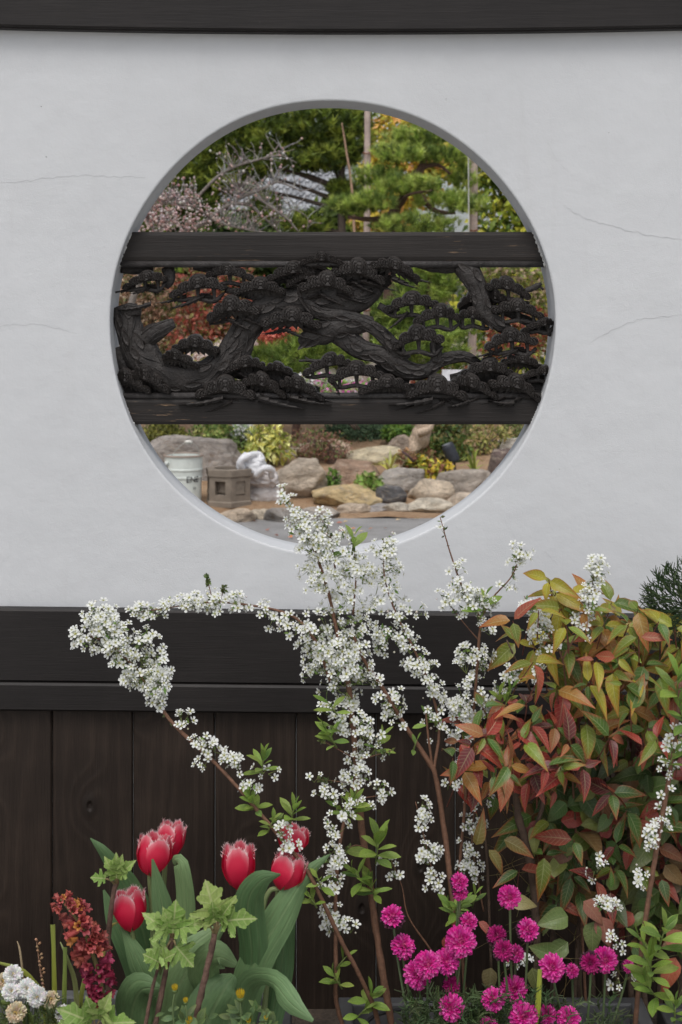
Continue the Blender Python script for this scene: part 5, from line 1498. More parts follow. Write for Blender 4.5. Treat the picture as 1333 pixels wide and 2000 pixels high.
A = 2.34
spirea('spirea', 'large spirea in full white bloom reaching over the lower rim of the round opening', P(760, 2040, 2.3),
    [[(772, 2050, 2.30, 7.5), (758, 1960, 2.30, 7.2), (740, 1850, 2.31, 7), (722, 1720, 2.32, 7.2), (705, 1600, 2.33, 6.8), (697, 1500, 2.34, 6), (690, 1420, A, 5.4), (680, 1330, A, 5), (660, 1240, A, 4), (640, 1150, A, 3.2), (612, 1070, A, 2.4), (575, 1000, A, 1.6), (556, 966, A, 1)],
     [(684, 2050, 2.29, 4.5), (658, 1960, 2.27, 4.3), (657, 1900, 2.26, 4.2), (656, 1750, 2.27, 4), (664, 1650, 2.29, 3.6), (684, 1560, 2.32, 3), (700, 1500, 2.34, 2.5)],
     [(742, 2050, 2.28, 5), (735, 1980, 2.27, 5), (700, 1900, 2.25, 4.6), (668, 1840, 2.24, 4.4), (640, 1780, 2.23, 4.2), (600, 1700, 2.22, 4), (560, 1650, 2.22, 4), (510, 1590, 2.23, 3.6), (430, 1500, 2.25, 3.6), (345, 1420, 2.27, 3.6), (310, 1375, 2.28, 3.2), (260, 1300, 2.28, 2.6), (200, 1250, 2.28, 2), (140, 1242, 2.28, 1)],
     [(896, 2050, 2.34, 6), (892, 1850, 2.34, 5.8), (880, 1720, 2.34, 5.5), (868, 1620, 2.35, 5.5), (852, 1520, 2.35, 5), (838, 1488, 2.35, 5), (800, 1430, 2.35, 4.2), (745, 1340, 2.34, 4), (712, 1290, A, 3.2), (690, 1240, A, 2.6)],
     [(848, 1505, 2.35, 3.2), (858, 1420, 2.36, 2.8), (840, 1340, 2.36, 2.5), (805, 1260, 2.36, 2.4), (775, 1200, 2.36, 2), (752, 1130, 2.36, 1.5), (750, 1055, 2.36, 0.8)],
     [(845, 1498, 2.35, 2.6), (836, 1430, 2.35, 2.2), (832, 1380, 2.35, 1.8)],
     [(646, 1330, A, 3.4), (612, 1245, A, 3), (560, 1198, A, 2.6), (455, 1178, A, 2), (390, 1178, A, 1.6), (330, 1187, A, 1.2), (258, 1198, A, 0.8)],
     [(418, 1180, A, 1.2), (410, 1150, A, 0.9), (405, 1126, A, 0.6)], [(430, 1180, A, 1), (438, 1146, A, 0.6)],
     [(655, 1110, A, 2), (648, 1060, A, 1.5), (636, 1016, A, 0.9)], [(690, 1200, A, 2), (696, 1120, A, 1.4), (690, 1060, A, 0.9)],
     [(812, 1566, 2.33, 0.8), (830, 1640, 2.33, 1.2), (842, 1690, 2.33, 1.4), (866, 1740, 2.34, 1.6), (880, 1790, 2.34, 1.8)],
     [(763, 1676, 2.31, 0.7), (785, 1730, 2.31, 1), (798, 1790, 2.31, 1.2), (838, 1850, 2.32, 2), (856, 1880, 2.33, 2.2)],
     [(690, 1480, 2.33, 1.2), (640, 1452, 2.3, 0.8), (625, 1446, 2.3, 0.5)], [(700, 1485, 2.33, 1.2), (765, 1466, 2.3, 0.6)], [(695, 1530, 2.33, 1.2), (620, 1522, 2.3, 0.5)], [(702, 1560, 2.33, 1.2), (765, 1550, 2.3, 0.5)], [(715, 1654, 2.31, 1), (690, 1652, 2.3, 0.9), (665, 1672, 2.28, 0.8)]],
    [([(556, 966, 9), (580, 1010, 13), (608, 1060, 30), (640, 1110, 48), (662, 1170, 56)], 200, A), ([(636, 1014, 14), (640, 1060, 36), (655, 1110, 42)], 70, A),
     ([(750, 1058, 10), (758, 1100, 22), (748, 1150, 36), (705, 1200, 42)], 120, 2.36), ([(690, 1085, 30), (695, 1150, 45)], 80, A), ([(605, 1100, 18), (620, 1150, 20)], 24, A),
     ([(258, 1198, 7), (300, 1196, 8), (330, 1186, 8), (390, 1178, 14), (450, 1176, 18), (520, 1190, 19), (570, 1212, 28), (600, 1255, 36), (630, 1305, 36)], 270, A),
     ([(650, 1200, 55), (660, 1250, 66), (672, 1305, 66), (682, 1350, 34)], 360, A), ([(805, 1190, 18), (775, 1232, 38), (740, 1250, 26)], 85, 2.36),
     ([(782, 1240, 16), (812, 1285, 22), (835, 1340, 25), (846, 1385, 20)], 95, 2.36), ([(735, 1335, 12), (765, 1368, 24), (782, 1402, 16)], 48, 2.34), ([(848, 1405, 10), (846, 1440, 8)], 14, 2.36),
     ([(645, 1395, 20), (690, 1412, 28), (722, 1460, 28), (690, 1500, 32), (684, 1530, 22)], 160, 2.33), ([(636, 1550, 13)], 12, 2.3), ([(742, 1536, 13)], 14, 2.3), ([(722, 1572, 12)], 10, 2.3), ([(615, 1525, 8)], 5, 2.3),
     ([(668, 1568, 9), (655, 1620, 14), (650, 1690, 14), (650, 1760, 14), (665, 1822, 14)], 115, 2.26), ([(685, 1820, 8)], 5, 2.26),
     ([(195, 1198, 14), (212, 1232, 38), (262, 1290, 48), (300, 1335, 34), (305, 1368, 9)], 450, 2.28), ([(142, 1242, 8), (195, 1250, 26)], 40, 2.28), ([(290, 1245, 14)], 12, 2.28),
     ([(355, 1412, 13)], 14, 2.27), ([(380, 1448, 9), (430, 1470, 14), (472, 1500, 14)], 48, 2.25), ([(488, 1532, 14)], 14, 2.24), ([(520, 1505, 10)], 8, 2.24), ([(545, 1620, 12), (568, 1665, 12)], 22, 2.21), ([(405, 1492, 10)], 8, 2.25),
     ([(815, 1564, 15), (830, 1605, 18), (832, 1655, 17), (838, 1690, 8)], 60, 2.33), ([(852, 1720, 13)], 10, 2.33), ([(765, 1682, 12), (770, 1710, 9)], 14, 2.31)],
    [(515, 1478, 2.24, 10, 46, 0.1), (575, 1576, 2.22, 10, 44, 0.2), (490, 1560, 2.23, 12, 42, -0.4), (535, 1600, 2.22, 8, 36, 0.4), (740, 1640, 2.29, 11, 60, 0.1), (722, 1722, 2.29, 12, 46, -0.3), (690, 1700, 2.29, 8, 44, -0.6), (652, 1905, 2.25, 7, 40, -0.5), (728, 1940, 2.26, 7, 42, 0.4), (640, 1430, 2.3, 8, 44, -0.5),
     (745, 1440, 2.32, 6, 42, 0.4), (690, 1560, 2.3, 9, 42, 0.2), (660, 1575, 2.3, 6, 36, -0.8), (692, 1048, 2.33, 5, 44, 0.1), (640, 1370, 2.3, 6, 40, -0.6), (715, 1970, 2.26, 6, 38, 0.7), (620, 1712, 2.22, 6, 34, -0.3), (605, 1750, 2.22, 7, 34, -0.5), (838, 1395, 2.35, 5, 32, 0.1), (815, 1445, 2.34, 3, 30, 0.3), (640, 1415, 2.3, 5, 36, -1.0), (675, 1870, 2.25, 4, 36, 0.6)], A)

B = 2.40
spirea('spirea', 'slender spirea with a forked white flowering top between the big spirea and the red shrub', P(905, 2040, 2.4),
    [[(915, 2050, B, 3.6), (900, 1800, B, 3.2), (898, 1700, B, 3), (906, 1600, B, 3), (916, 1480, B, 3.2), (928, 1360, B, 3), (936, 1250, B, 2.8), (938, 1205, B, 2.4), (905, 1150, B, 2), (880, 1080, B, 1.5), (860, 1010, B, 0.8)],
     [(938, 1210, B, 2), (965, 1165, B, 1.6), (1000, 1125, B, 1.3), (1020, 1072, B, 0.8)], [(935, 1250, B, 1.4), (905, 1215, B, 1), (866, 1165, B, 0.6)],
     [(965, 1430, B, 1.6), (1000, 1360, B, 1.4), (1020, 1308, B, 0.8)], [(930, 1560, B, 1), (922, 1640, B, 1.3), (934, 1720, B, 1.4), (945, 1780, B, 1.6)]],
    [([(860, 1012, 4), (880, 1080, 6), (890, 1120, 12), (905, 1160, 18)], 30, B), ([(905, 1170, 26), (940, 1190, 30)], 72, B), ([(1021, 1074, 14), (1016, 1090, 11)], 26, B), ([(985, 1140, 9)], 9, B), ([(872, 1172, 12)], 10, B), ([(950, 1225, 12), (956, 1235, 8)], 12, B), ([(930, 1175, 22)], 24, B),
     ([(940, 1255, 14), (918, 1300, 34), (922, 1345, 34), (912, 1385, 30), (905, 1425, 18)], 190, B), ([(995, 1326, 15), (1018, 1308, 10)], 26, B), ([(985, 1290 + 48, 10)], 8, B), ([(890, 1530, 10)], 7, B), ([(903, 1490, 12)], 10, B), ([(945, 1545, 8), (925, 1610, 16), (916, 1680, 17), (926, 1710, 14)], 84, B), ([(895, 1430, 10)], 8, B)],
    [(948, 1165, 2.38, 5, 40, 0.1), (880, 1770, 2.3, 8, 42, -0.4), (905, 1760, 2.3, 8, 42, 0.5), (930, 1745, 2.32, 5, 36, 0.2), (1000, 1345, 2.38, 4, 30, 0.3), (975, 1360, 2.38, 6, 40, -0.3), (990, 1372, 2.38, 5, 34, 0.4)], B)

D_ = 2.20
spirea('spirea', 'spirea wand at the right edge with few white flowers and bright green shoots', P(1240, 2040, 2.2),
    [[(1238, 2050, D_, 5), (1248, 1920, D_, 5), (1256, 1830, D_, 5), (1276, 1700, D_, 5), (1300, 1560, D_, 4.6), (1318, 1450, D_, 4), (1330, 1330, D_, 3)]],
    [([(1316, 1446, 20)], 26, D_), ([(1312, 1500, 14)], 12, D_), ([(1300, 1580, 9)], 8, D_), ([(1284, 1632, 20)], 24, D_), ([(1250, 1706, 12)], 8, D_), ([(1165, 1694, 14)], 12, 2.24), ([(1188, 1776, 18)], 20, 2.24), ([(1165, 1660, 7)], 4, 2.24), ([(1212, 1836, 10)], 8, 2.22), ([(1216, 1912, 12)], 9, 2.2), ([(1018, 1876, 12)], 8, 2.28), ([(1300, 1550, 7)], 5, D_)],
    [(1325, 1320, 2.16, 9, 64, 0.0), (1328, 1380, 2.16, 8, 56, -0.3), (1318, 1470, 2.18, 6, 36, 0.3), (1300, 1810, 2.15, 9, 66, 0.2), (1268, 1870, 2.15, 11, 62, -0.2), (1262, 1920, 2.16, 8, 54, -0.6), (1320, 1960, 2.14, 9, 50, 0.0), (1250, 1830, 2.17, 6, 44, -0.5)], D_)

C_ = 2.32
spirea('spirea', 'two white spirea sprigs rising out of the orange nandina', P(1120, 2040, 2.4),
    [[(1150, 2050, 2.42, 3), (1130, 1700, 2.4, 2.6), (1110, 1400, 2.36, 2), (1098, 1285, C_, 1.8), (1070, 1240, C_, 1.5), (1044, 1205, C_, 1.2), (1024, 1164, C_, 0.7)], [(1098, 1290, C_, 1.8), (1130, 1230, C_, 1.6), (1152, 1175, C_, 1.3), (1162, 1104, C_, 0.7)]],
    [([(1025, 1164, 6), (1042, 1200, 16), (1066, 1240, 24), (1092, 1270, 26)], 96, C_), ([(1162, 1106, 11), (1160, 1130, 7), (1152, 1180, 18), (1136, 1215, 22), (1112, 1245, 18)], 104, C_), ([(1062, 1308, 13)], 14, C_), ([(1164, 1120, 10)], 10, C_)],
    [], C_)

# ---------------------------------------------------------------- nandinas
def in_poly(x, y, poly):
    c = False; j = len(poly) - 1
    for i in range(len(poly)):
        if (poly[i][1] > y) != (poly[j][1] > y) and x < (poly[j][0] - poly[i][0]) * (y - poly[i][1]) / (poly[j][1] - poly[i][1]) + poly[i][0]: c = not c
        j = i
    return c

def nandina(label, base, stems, polys, nodes, colf, dc, dr_, L0, group):
    t = thing('nandina', base, label, 'shrub', group)
    for s in stems:
        mb = MB(); pxtube(mb, s, 7, len(s) * 6, (0.10, 0.065, 0.045), rough=0.4, seed=s[0][0]); mb.build('stem', M['bark'], t)
    pts = []
    xs = [p[0] for p in polys]; ys = [p[1] for p in polys]
    tries = 0
    while len(pts) < nodes and tries < 40000:
        tries += 1
        x, y = R.uniform(min(xs), max(xs)), R.uniform(min(ys), max(ys))
        if not in_poly(x, y, polys): continue
        if any((x - q[0]) ** 2 + (y - q[1]) ** 2 < (27 if tries < 9000 else 15) ** 2 for q in pts): continue
        pts.append((x, y))
    count = 0
    tw = MB()
    for x, y in pts:
        d = dc + R.uniform(-dr_, dr_)
        k = d / FP
        p0 = P(x, y, d)
        az0 = R.uniform(0, 6.28)
        tilt = Vector((R.uniform(-0.5, 0.5), -0.7, R.uniform(0.3, 1.0))).normalized()
        e1 = tilt.orthogonal().normalized(); e2 = tilt.cross(e1)
        m = R.choice((2, 3, 3, 4))
        root = p0 - tilt * 40 * k + Vector((0, 0.03, -0.03))
        tube(tw, [root, p0], [0.0012, 0.0008], 4, (0.20, 0.07, 0.05), cap=False)
        for i in range(m):
            if count >= 298: break
            a = az0 + 2 * math.pi * i / m + R.uniform(-0.5, 0.5)
            dv = (e1 * math.cos(a) + e2 * math.sin(a)) * 0.9 + tilt * R.uniform(-0.2, 0.5) + Vector((0, -0.1, -0.28))
            dv.normalize()
            nm = (tilt + rvec() * 0.6 + Vector((0, -0.1, 0.45))).normalized()
            L = L0 * k * R.uniform(0.55, 1.3)
            put('leaf', R.choice(NAN), t, frame(p0 + dv * 0.004, dv, nm, L), colf(x, y)); count += 1
    tag(tw.build('leaf_stalks', M['twigbark'], t), kind='stuff')
    return t
YEL, OLV, ORG, RDD, MAR, GRD = (0.29, 0.26, 0.028), (0.14, 0.18, 0.025), (0.30, 0.15, 0.035), (0.27, 0.04, 0.03), (0.10, 0.022, 0.024), (0.06, 0.115, 0.02)
def colU(x, y):
    f = (y - 1180) / 300 + R.uniform(-0.35, 0.35)
    if f < 0.35: return vary(R.choice((YEL, YEL, OLV, OLV, (0.24, 0.24, 0.03), (0.19, 0.22, 0.03), GRD, ORG)), 0.2)
    if f < 0.75: return vary(R.choice((YEL, OLV, ORG, (0.22, 0.22, 0.03), GRD, OLV, (0.26, 0.07, 0.04), GRD)), 0.2)
    return vary(R.choice((OLV, GRD, GRD, MAR, RDD, OLV)), 0.2)
def colL(x, y):
    return vary(R.choice((RDD, RDD, MAR, OLV, OLV, GRD, GRD, (0.24, 0.10, 0.04), ORG)), 0.24)
GN = 'nandina shrubs on the right'
nandina('large nandina shrub with yellow, orange and olive leaves against the dark boards', P(1190, 2040, 2.4),
    [[(1190 + k * 26, 2050, 2.45, 6), (1180 + k * 24, 1850, 2.45, 5.5), (1190 + k * 20, 1600, 2.44, 5), (1150 + k * 45, 1400, 2.42, 3.5), (1110 + k * 60, 1250, 2.4, 1.5)] for k in range(-2, 4)],
    [(990, 1215), (1075, 1150), (1150, 1165), (1230, 1185), (1330, 1220), (1430, 1230), (1430, 1480), (1250, 1475), (1130, 1430), (1050, 1330), (1010, 1270)], 98, colU, 2.36, 0.12, 60, GN)
nandina('smaller nandina with red and maroon leaves left of the yellow one', P(1050, 2040, 2.4),
    [[(1052, 2050, 2.36, 8), (1048, 1800, 2.36, 8), (1036, 1680, 2.36, 8.5), (1012, 1590, 2.36, 7.5), (1006, 1510, 2.36, 6), (985, 1440, 2.36, 3.5)], [(1035, 1660, 2.36, 5), (1062, 1560, 2.38, 4), (1070, 1460, 2.38, 2)], [(960, 1900, 2.4, 3), (950, 1650, 2.4, 2.6), (930, 1500, 2.4, 2), (915, 1440, 2.4, 1)]],
    [(885, 1425), (930, 1375), (1000, 1360), (1075, 1400), (1150, 1440), (1140, 1510), (1060, 1545), (960, 1560), (880, 1530)], 52, colL, 2.33, 0.09, 54, GN)
nandina('low green and bronze nandina growth around the rough stem above the magenta flowers', P(1090, 2040, 2.4),
    [[(1085, 2050, 2.44, 4), (1080, 1800, 2.42, 3.5), (1100, 1600, 2.4, 2)], [(1120, 2050, 2.44, 4), (1130, 1800, 2.42, 3), (1150, 1620, 2.4, 2)]],
    [(1000, 1560), (1070, 1530), (1200, 1520), (1300, 1560), (1300, 1740), (1150, 1780), (1060, 1760), (1010, 1700)], 24, lambda x, y: vary(R.choice((GRD, GRD, (0.045, 0.085, 0.02), OLV, MAR, (0.05, 0.09, 0.025), (0.24, 0.06, 0.04))), 0.22), 2.37, 0.06, 62, GN)
nandina('single yellow nandina spray standing above the shrub against the plaster', P(1100, 1240, 2.34),
    [[(1110, 1250, 2.34, 1.5), (1098, 1190, 2.34, 1), (1075, 1150, 2.34, 0.7)], [(1165, 1250, 2.34, 1.5), (1190, 1200, 2.34, 0.8)]],
    [(1050, 1130), (1082, 1128), (1120, 1165), (1105, 1200), (1080, 1180)], 4, lambda x, y: vary(R.choice((YEL, ORG, YEL)), 0.15), 2.33, 0.02, 56, GN)

nandina('nandina with golden and olive leaves at the right edge below the juniper', P(1300, 2040, 2.45),
    [[(1290 + k * 40, 2050, 2.48, 5), (1285 + k * 40, 1700, 2.48, 4.5), (1270 + k * 50, 1400, 2.46, 3), (1250 + k * 60, 1280, 2.44, 1.5)] for k in range(3)],
    [(1140, 1215), (1250, 1200), (1330, 1250), (1420, 1260), (1420, 1500), (1240, 1500), (1120, 1440), (1090, 1330)], 62, colU, 2.42, 0.07, 56, GN)

# dark climber with green and bronze leaves under them
t = thing('climbing_vine', P(1180, 2040, 2.42), 'dark green and bronze leaved climber below the nandinas', 'vine')
VC = [(0.05, 0.085, 0.025), (0.07, 0.12, 0.033), (0.10, 0.155, 0.04), (0.045, 0.075, 0.026), (0.15, 0.065, 0.035), (0.26, 0.055, 0.04), (0.16, 0.19, 0.05), (0.065, 0.105, 0.032), (0.20, 0.12, 0.05)]
for k in range(7):
    x = 1060 + k * 42
    mb = MB(); pxtube(mb, [(x, 2050, 2.5, 4), (x + R.uniform(-30, 30), 1850, 2.5, 3.6), (x + R.uniform(-40, 40), 1680, 2.5, 3), (x + R.uniform(-40, 40), 1500, 2.5, 1.5)], 6, 24, (0.09, 0.062, 0.045), rough=0.4, seed=k); mb.build('stem', M['bark'], t)
VP = [(1060, 1500), (1150, 1470), (1420, 1460), (1420, 1840), (1240, 1850), (1150, 1760), (1090, 1790), (1030, 1720), (1050, 1600)]
c = 0
while c < 280:
    x, y = R.uniform(1020, 1420), R.uniform(1460, 1850)
    if not in_poly(x, y, VP): continue
    if y > 1700 and R.random() < 0.4: continue
    d = R.uniform(2.36, 2.52)
    dv = Vector((R.uniform(-1, 1), R.uniform(-0.6, 0.1), R.uniform(-1.0, 0.25))).normalized()
    nm = Vector((R.uniform(-0.9, 0.9), -1, R.uniform(0.0, 1.6)))
    put('leaf', R.choice(VIN), t, frame(P(x, y, d), dv, nm, R.uniform(38, 78) * d / FP), vary(R.choice(VC), 0.22)); c += 1
for x, y, L, a, col in ((930, 1650, 78, 0.3, (0.18, 0.14, 0.04)), (955, 1660, 70, 2.4, (0.20, 0.16, 0.05)), (985, 1640, 80, 1.9, (0.16, 0.13, 0.04)), (880, 1785, 50, 2.6, (0.30, 0.05, 0.04)), (935, 1800, 54, 2.2, (0.30, 0.09, 0.07)), (868, 1830, 44, 2.9, (0.26, 0.05, 0.04)), (1000, 1760, 60, 1.6, (0.2, 0.17, 0.06)), (1040, 1890, 70, 2.9, (0.13, 0.14, 0.05)), (960, 1890, 60, 3.3, (0.13, 0.11, 0.05)),
                         (1140, 1760, 70, 2.3, (0.26, 0.10, 0.07)), (1175, 1790, 72, 2.9, (0.28, 0.11, 0.08)), (1110, 1790, 80, 4.6, (0.12, 0.17, 0.05)), (1160, 1800, 76, 3.3, (0.13, 0.17, 0.06)), (1110, 1840, 90, 4.2, (0.11, 0.16, 0.05)), (1090, 1870, 80, 5.2, (0.10, 0.15, 0.05)), (1320, 1870, 90, 3.6, (0.34, 0.09, 0.05)), (1300, 1840, 70, 1.2, (0.26, 0.1, 0.06))):
    put('leaf', R.choice(NAN if y < 1700 or L < 56 else VIN), t, frame(P(x, y, 2.32), Vector((math.sin(a), -0.3, math.cos(a))), Vector((0.5 * math.cos(a * 3), -1, 0.7)), L * 0.82 * 2.32 / FP), vary(col, 0.1))
gm = MB()
for k in range(70):
    x = R.uniform(1000, 1333); y = R.uniform(1600, 1980)
    pxtube(gm, [(x, y, 2.44, 0.7), (x + R.uniform(-60, 60), y - R.uniform(20, 90), 2.42, 0.7), (x + R.uniform(-140, 140), y - R.uniform(0, 120), 2.4, 0.4)], 4, 8, vary((0.16, 0.13, 0.05), 0.4), cap=False)
tag(gm.build('tendrils', M['twigbark'], t), kind='stuff')

# juniper at the right edge
t = thing('juniper_shrub', P(1370, 1400, 2.4), 'feathery dark green juniper cut off by the right edge of the frame', 'shrub')
mb = MB(); pxtube(mb, [(1400, 2050, 2.4, 7), (1400, 1600, 2.4, 6), (1380, 1250, 2.4, 3), (1350, 1170, 2.4, 1.5)], 7, 30, (0.10, 0.07, 0.05), rough=0.3); mb.build('stem', M['bark'], t)
jm = MB()
for k in range(800):
    a = R.uniform(0, 6.28); r = math.sqrt(R.random())
    x, y = 1348 + 84 * r * math.cos(a), 1172 + 64 * r * math.sin(a)
    d = 2.38 + R.uniform(-0.05, 0.05)
    ang = math.atan2(y - 1200, x - 1370) + R.uniform(-0.7, 0.7)
    L = R.uniform(14, 30)
    q = [(x, y, d, 1.5), (x + math.cos(ang) * L * 0.5, y + math.sin(ang) * L * 0.5, d - 0.004, 1.3), (x + math.cos(ang + 0.2) * L, y + math.sin(ang + 0.2) * L, d - 0.01, 0.5)]
    pxtube(jm, q, 3, 3, vary(R.choice([(0.055, 0.095, 0.04), (0.075, 0.125, 0.05), (0.045, 0.075, 0.035), (0.11, 0.15, 0.065)]), 0.3), cap=False)
    if R.random() < 0.35:
        x2, y2 = x + math.cos(ang) * L * 0.5, y + math.sin(ang) * L * 0.5
        for sg in (-0.7, 0.7): pxtube(jm, [(x2, y2, d - 0.004, 1.2), (x2 + math.cos(ang + sg) * 12, y2 + math.sin(ang + sg) * 12, d - 0.008, 0.5)], 3, 2, (0.05, 0.085, 0.035), cap=False)
for k in range(120):
    x, y = R.uniform(1300, 1400), R.uniform(1215, 1260); d = 2.4
    pxtube(jm, [(x, y, d, 1), (x + R.uniform(-14, 4), y + R.uniform(4, 22), d, 0.4)], 3, 2, vary((0.06, 0.09, 0.035), 0.3), cap=False)
tag(jm.build('foliage', M['needle'], t, False), kind='stuff')

# ---------------------------------------------------------------- tulips
def blade(parent, name, pts, widths, mat, col, chan=0.35, n=18, twist=0.0, d_side=None):
    """Broad leaf along px points (px, py, d); widths in px; channelled."""
    q = spline([(a, b, d) for a, b, d in pts], n)
    c3 = [P(*x) for x in q]
    vs, fs, uv = [], [], []
    m = 5
    for i, p in enumerate(c3):
        t = i / (n - 1)
        tg = (c3[min(i + 1, n - 1)] - c3[max(i - 1, 0)]).normalized()
        side = tg.cross(Vector((0, -1, 0.15)))
        if side.length < 0.05: side = Vector((1, 0, 0))
        side.normalize()
        side = Matrix.Rotation(twist * (t - 0.3) + 0.25 * math.sin(t * 5 + pts[0][0]), 3, tg) @ side
        nm = side.cross(tg)
        w = np.interp(t, np.linspace(0, 1, len(widths)), widths) * q[i][2] / FP
        for j in range(m):
            s = -1 + 2 * j / (m - 1)
            wv = 0.12 * w * math.sin(t * 11 + s * 2 + pts[0][1]) * abs(s)
            vs.append(p + side * (w * s) - nm * (chan * w * s * s - wv)); uv.append((t, s))
    for i in range(n - 1):
        for j in range(m - 1):
            a = i * m + j; fs.append((a, a + 1, a + m + 1, a + m))
    mb = MB(); mb.add(vs, fs, (1, 1, 1), uv)
    o = mb.build(name, mat, parent); o.color = (*col, 1)
    return o

def tulip_mat():
    m, t, b = newmat('tulip_petal')
    uv = nd(t, 'ShaderNodeAttribute', attribute_name='uvp').outputs['Vector']
    s = nd(t, 'ShaderNodeSeparateXYZ', {0: uv}); tt = s.outputs[0]; ss = mth(t, 'ABSOLUTE', s.outputs[1])
    st = tnoise(t, nd(t, 'ShaderNodeVectorMath', {0: uv, 1: (1.2, 16, 1)}, operation='MULTIPLY').outputs[0], 2.0, 4, 0.6)
    f = mth(t, 'ADD', mth(t, 'POWER', tt, 2.6), mth(t, 'MULTIPLY', mth(t, 'POWER', ss, 2.0), 0.42))
    f = mth(t, 'ADD', f, mth(t, 'MULTIPLY', mth(t, 'SUBTRACT', st, 0.5), 0.55))
    c = mixc(t, smooth01(t, f, 0.48, 1.25), (0.56, 0.011, 0.05), (0.71, 0.23, 0.27))
    c = mixc(t, smooth01(t, f, 0.98, 1.35), c, (0.78, 0.58, 0.58))
    t.links.new(c, b.inputs['Base Color']); b.inputs['Roughness'].default_value = 0.42
    bump(t, b, st, 0.35, 0.0015)
    tr = nd(t, 'ShaderNodeBsdfTranslucent', {'Color': c})
    mx = nd(t, 'ShaderNodeMixShader', {0: 0.22, 1: b.outputs[0], 2: tr.outputs[0]})
    t.links.new(mx.outputs[0], t.nodes['Material Output'].inputs['Surface'])
    return m
M['tulip'] = tulip_mat()

def petal_vs(r, h, a0, wid, lean, seed, n=9, m=9):
    rr = random.Random(seed)
    vs, fs, uv = [], [], []
    for i in range(n + 1):
        t = i / n
        rad = r * (0.30 + 0.72 * math.sin(min(1, t * 1.35 + 0.08) * math.pi / 2)) * (1 - lean * max(0, t - 0.55) * 1.1)
        if t < 0.12: rad = r * (0.12 + t * 3.4)
        hw = wid * (math.sin(math.pi * (0.10 + 0.50 * t)) ** 0.7) * (1 - 0.9 * max(0, t - 0.82))
        for j in range(m):
            s = -1 + 2 * j / (m - 1)
            a = a0 + hw * s
            zz = h * (t - 0.10 * t * t * s * s + 0.02 * t * math.sin(s * 9 + seed))
            rj = rad * (1 + 0.05 * s * s)
            vs.append((rj * math.cos(a), rj * math.sin(a), zz)); uv.append((t, s))
    for i in range(n):
        for j in range(m - 1):
            a = i * m + j; fs.append((a, a + 1, a + m + 1, a + m))
    # fringe of fine teeth along the top and upper sides
    edge = [(n - k, 0) for k in range(2, 0, -1)] + [(n, j) for j in range(m)] + [(n - k, m - 1) for k in range(1, 3)]
    for q in range(len(edge) - 1):
        A_, B_ = Vector(vs[edge[q][0] * m + edge[q][1]]), Vector(vs[edge[q + 1][0] * m + edge[q + 1][1]])
        for k in range(4):
            f0, f1 = k / 4, (k + 1) / 4
            a, b = A_.lerp(B_, f0), A_.lerp(B_, f1)
            mid = (a + b) / 2
            outw = Vector((mid.x, mid.y, 0)).normalized()
            tip = mid + (Vector((0, 0, 1)) + outw * rr.uniform(-0.7, 0.8) + Vector((rr.uniform(-.6, .6), rr.uniform(-.6, .6), 0))) * h * rr.uniform(0.03, 0.085)
            i0 = len(vs); vs += [tuple(a), tuple(b), tuple(tip)]; uv += [(0.97, 0.6), (0.97, 0.6), (1.15, 1)]
            fs.append((i0, i0 + 1, i0 + 2))
    return vs, fs, uv

def tulip(label, cx, top, bot, w, d, tilt, stem, leaves, seed, rot=0.0):
    t = thing('tulip', P(stem[-1][0], stem[-1][1], stem[-1][2]), label, 'tulip', 'fringed red tulips')
    k = d / FP
    H = (bot - top) * k * 0.96; r = w * k / 2
    ax = Matrix.Rotation(tilt, 4, 'Y') @ Matrix.Rotation(-0.18, 4, 'X')
    Mx = Matrix.Translation(P(cx, bot, d)) @ ax
    for i in range(6):
        a0 = rot + i * math.pi / 3
        inner = i % 2
        v, f, u = petal_vs(r * (0.90 if inner else 1.0), H * (1.0 if inner else 0.94), a0, 0.72 if not inner else 0.66, 0.30 if inner else 0.14 + 0.1 * random.Random(seed + i).random(), seed * 10 + i)
        mb = MB(); mb.add([Mx @ Vector(x) for x in v], f, (1, 1, 1), u); mb.build('petal', M['tulip'], t)
    mb = MB(); pxtube(mb, [(cx, bot - 3, d, 5)] + stem, 8, 20, (0.24, 0.30, 0.13)); mb.build('stem', M['foliage'], t)
    for pts, ws, col in leaves: blade(t, 'leaf', pts, ws, M['tulip_leaf'], col)
    return t
TG, TG2, TG3 = (0.085, 0.16, 0.065), (0.125, 0.21, 0.09), (0.16, 0.245, 0.105)
T = 2.24
tulip('open fringed tulip left of the upper pair, its flower lowest on the left', 257, 1738, 1820, 66, 2.20, -0.10, [(259, 1824, 2.2, 5), (270, 1900, 2.21, 5.5), (292, 2040, 2.22, 6)],
      [([(262, 2040, 2.2), (258, 1980, 2.18), (275, 1935, 2.16), (315, 1930, 2.15)], [34, 38, 36, 4], TG2), ([(305, 2040, 2.22), (300, 1950, 2.2), (272, 1880, 2.19), (238, 1806, 2.2)], [16, 24, 22, 3], TG2)], 3, 0.3)
tulip('front one of the two overlapping fringed tulips at the upper left', 295, 1630, 1712, 68, 2.22, 0.12, [(293, 1716, 2.22, 5), (298, 1800, 2.23, 5), (304, 2040, 2.24, 6)],
      [([(350, 2040, 2.22), (345, 1900, 2.2), (318, 1770, 2.18), (298, 1678, 2.17)], [22, 26, 20, 2], TG2), ([(372, 2040, 2.23), (352, 1900, 2.2), (362, 1780, 2.19), (352, 1690, 2.18), (338, 1686, 2.2)], [20, 20, 19, 17, 8], TG3)], 5, 0.9)
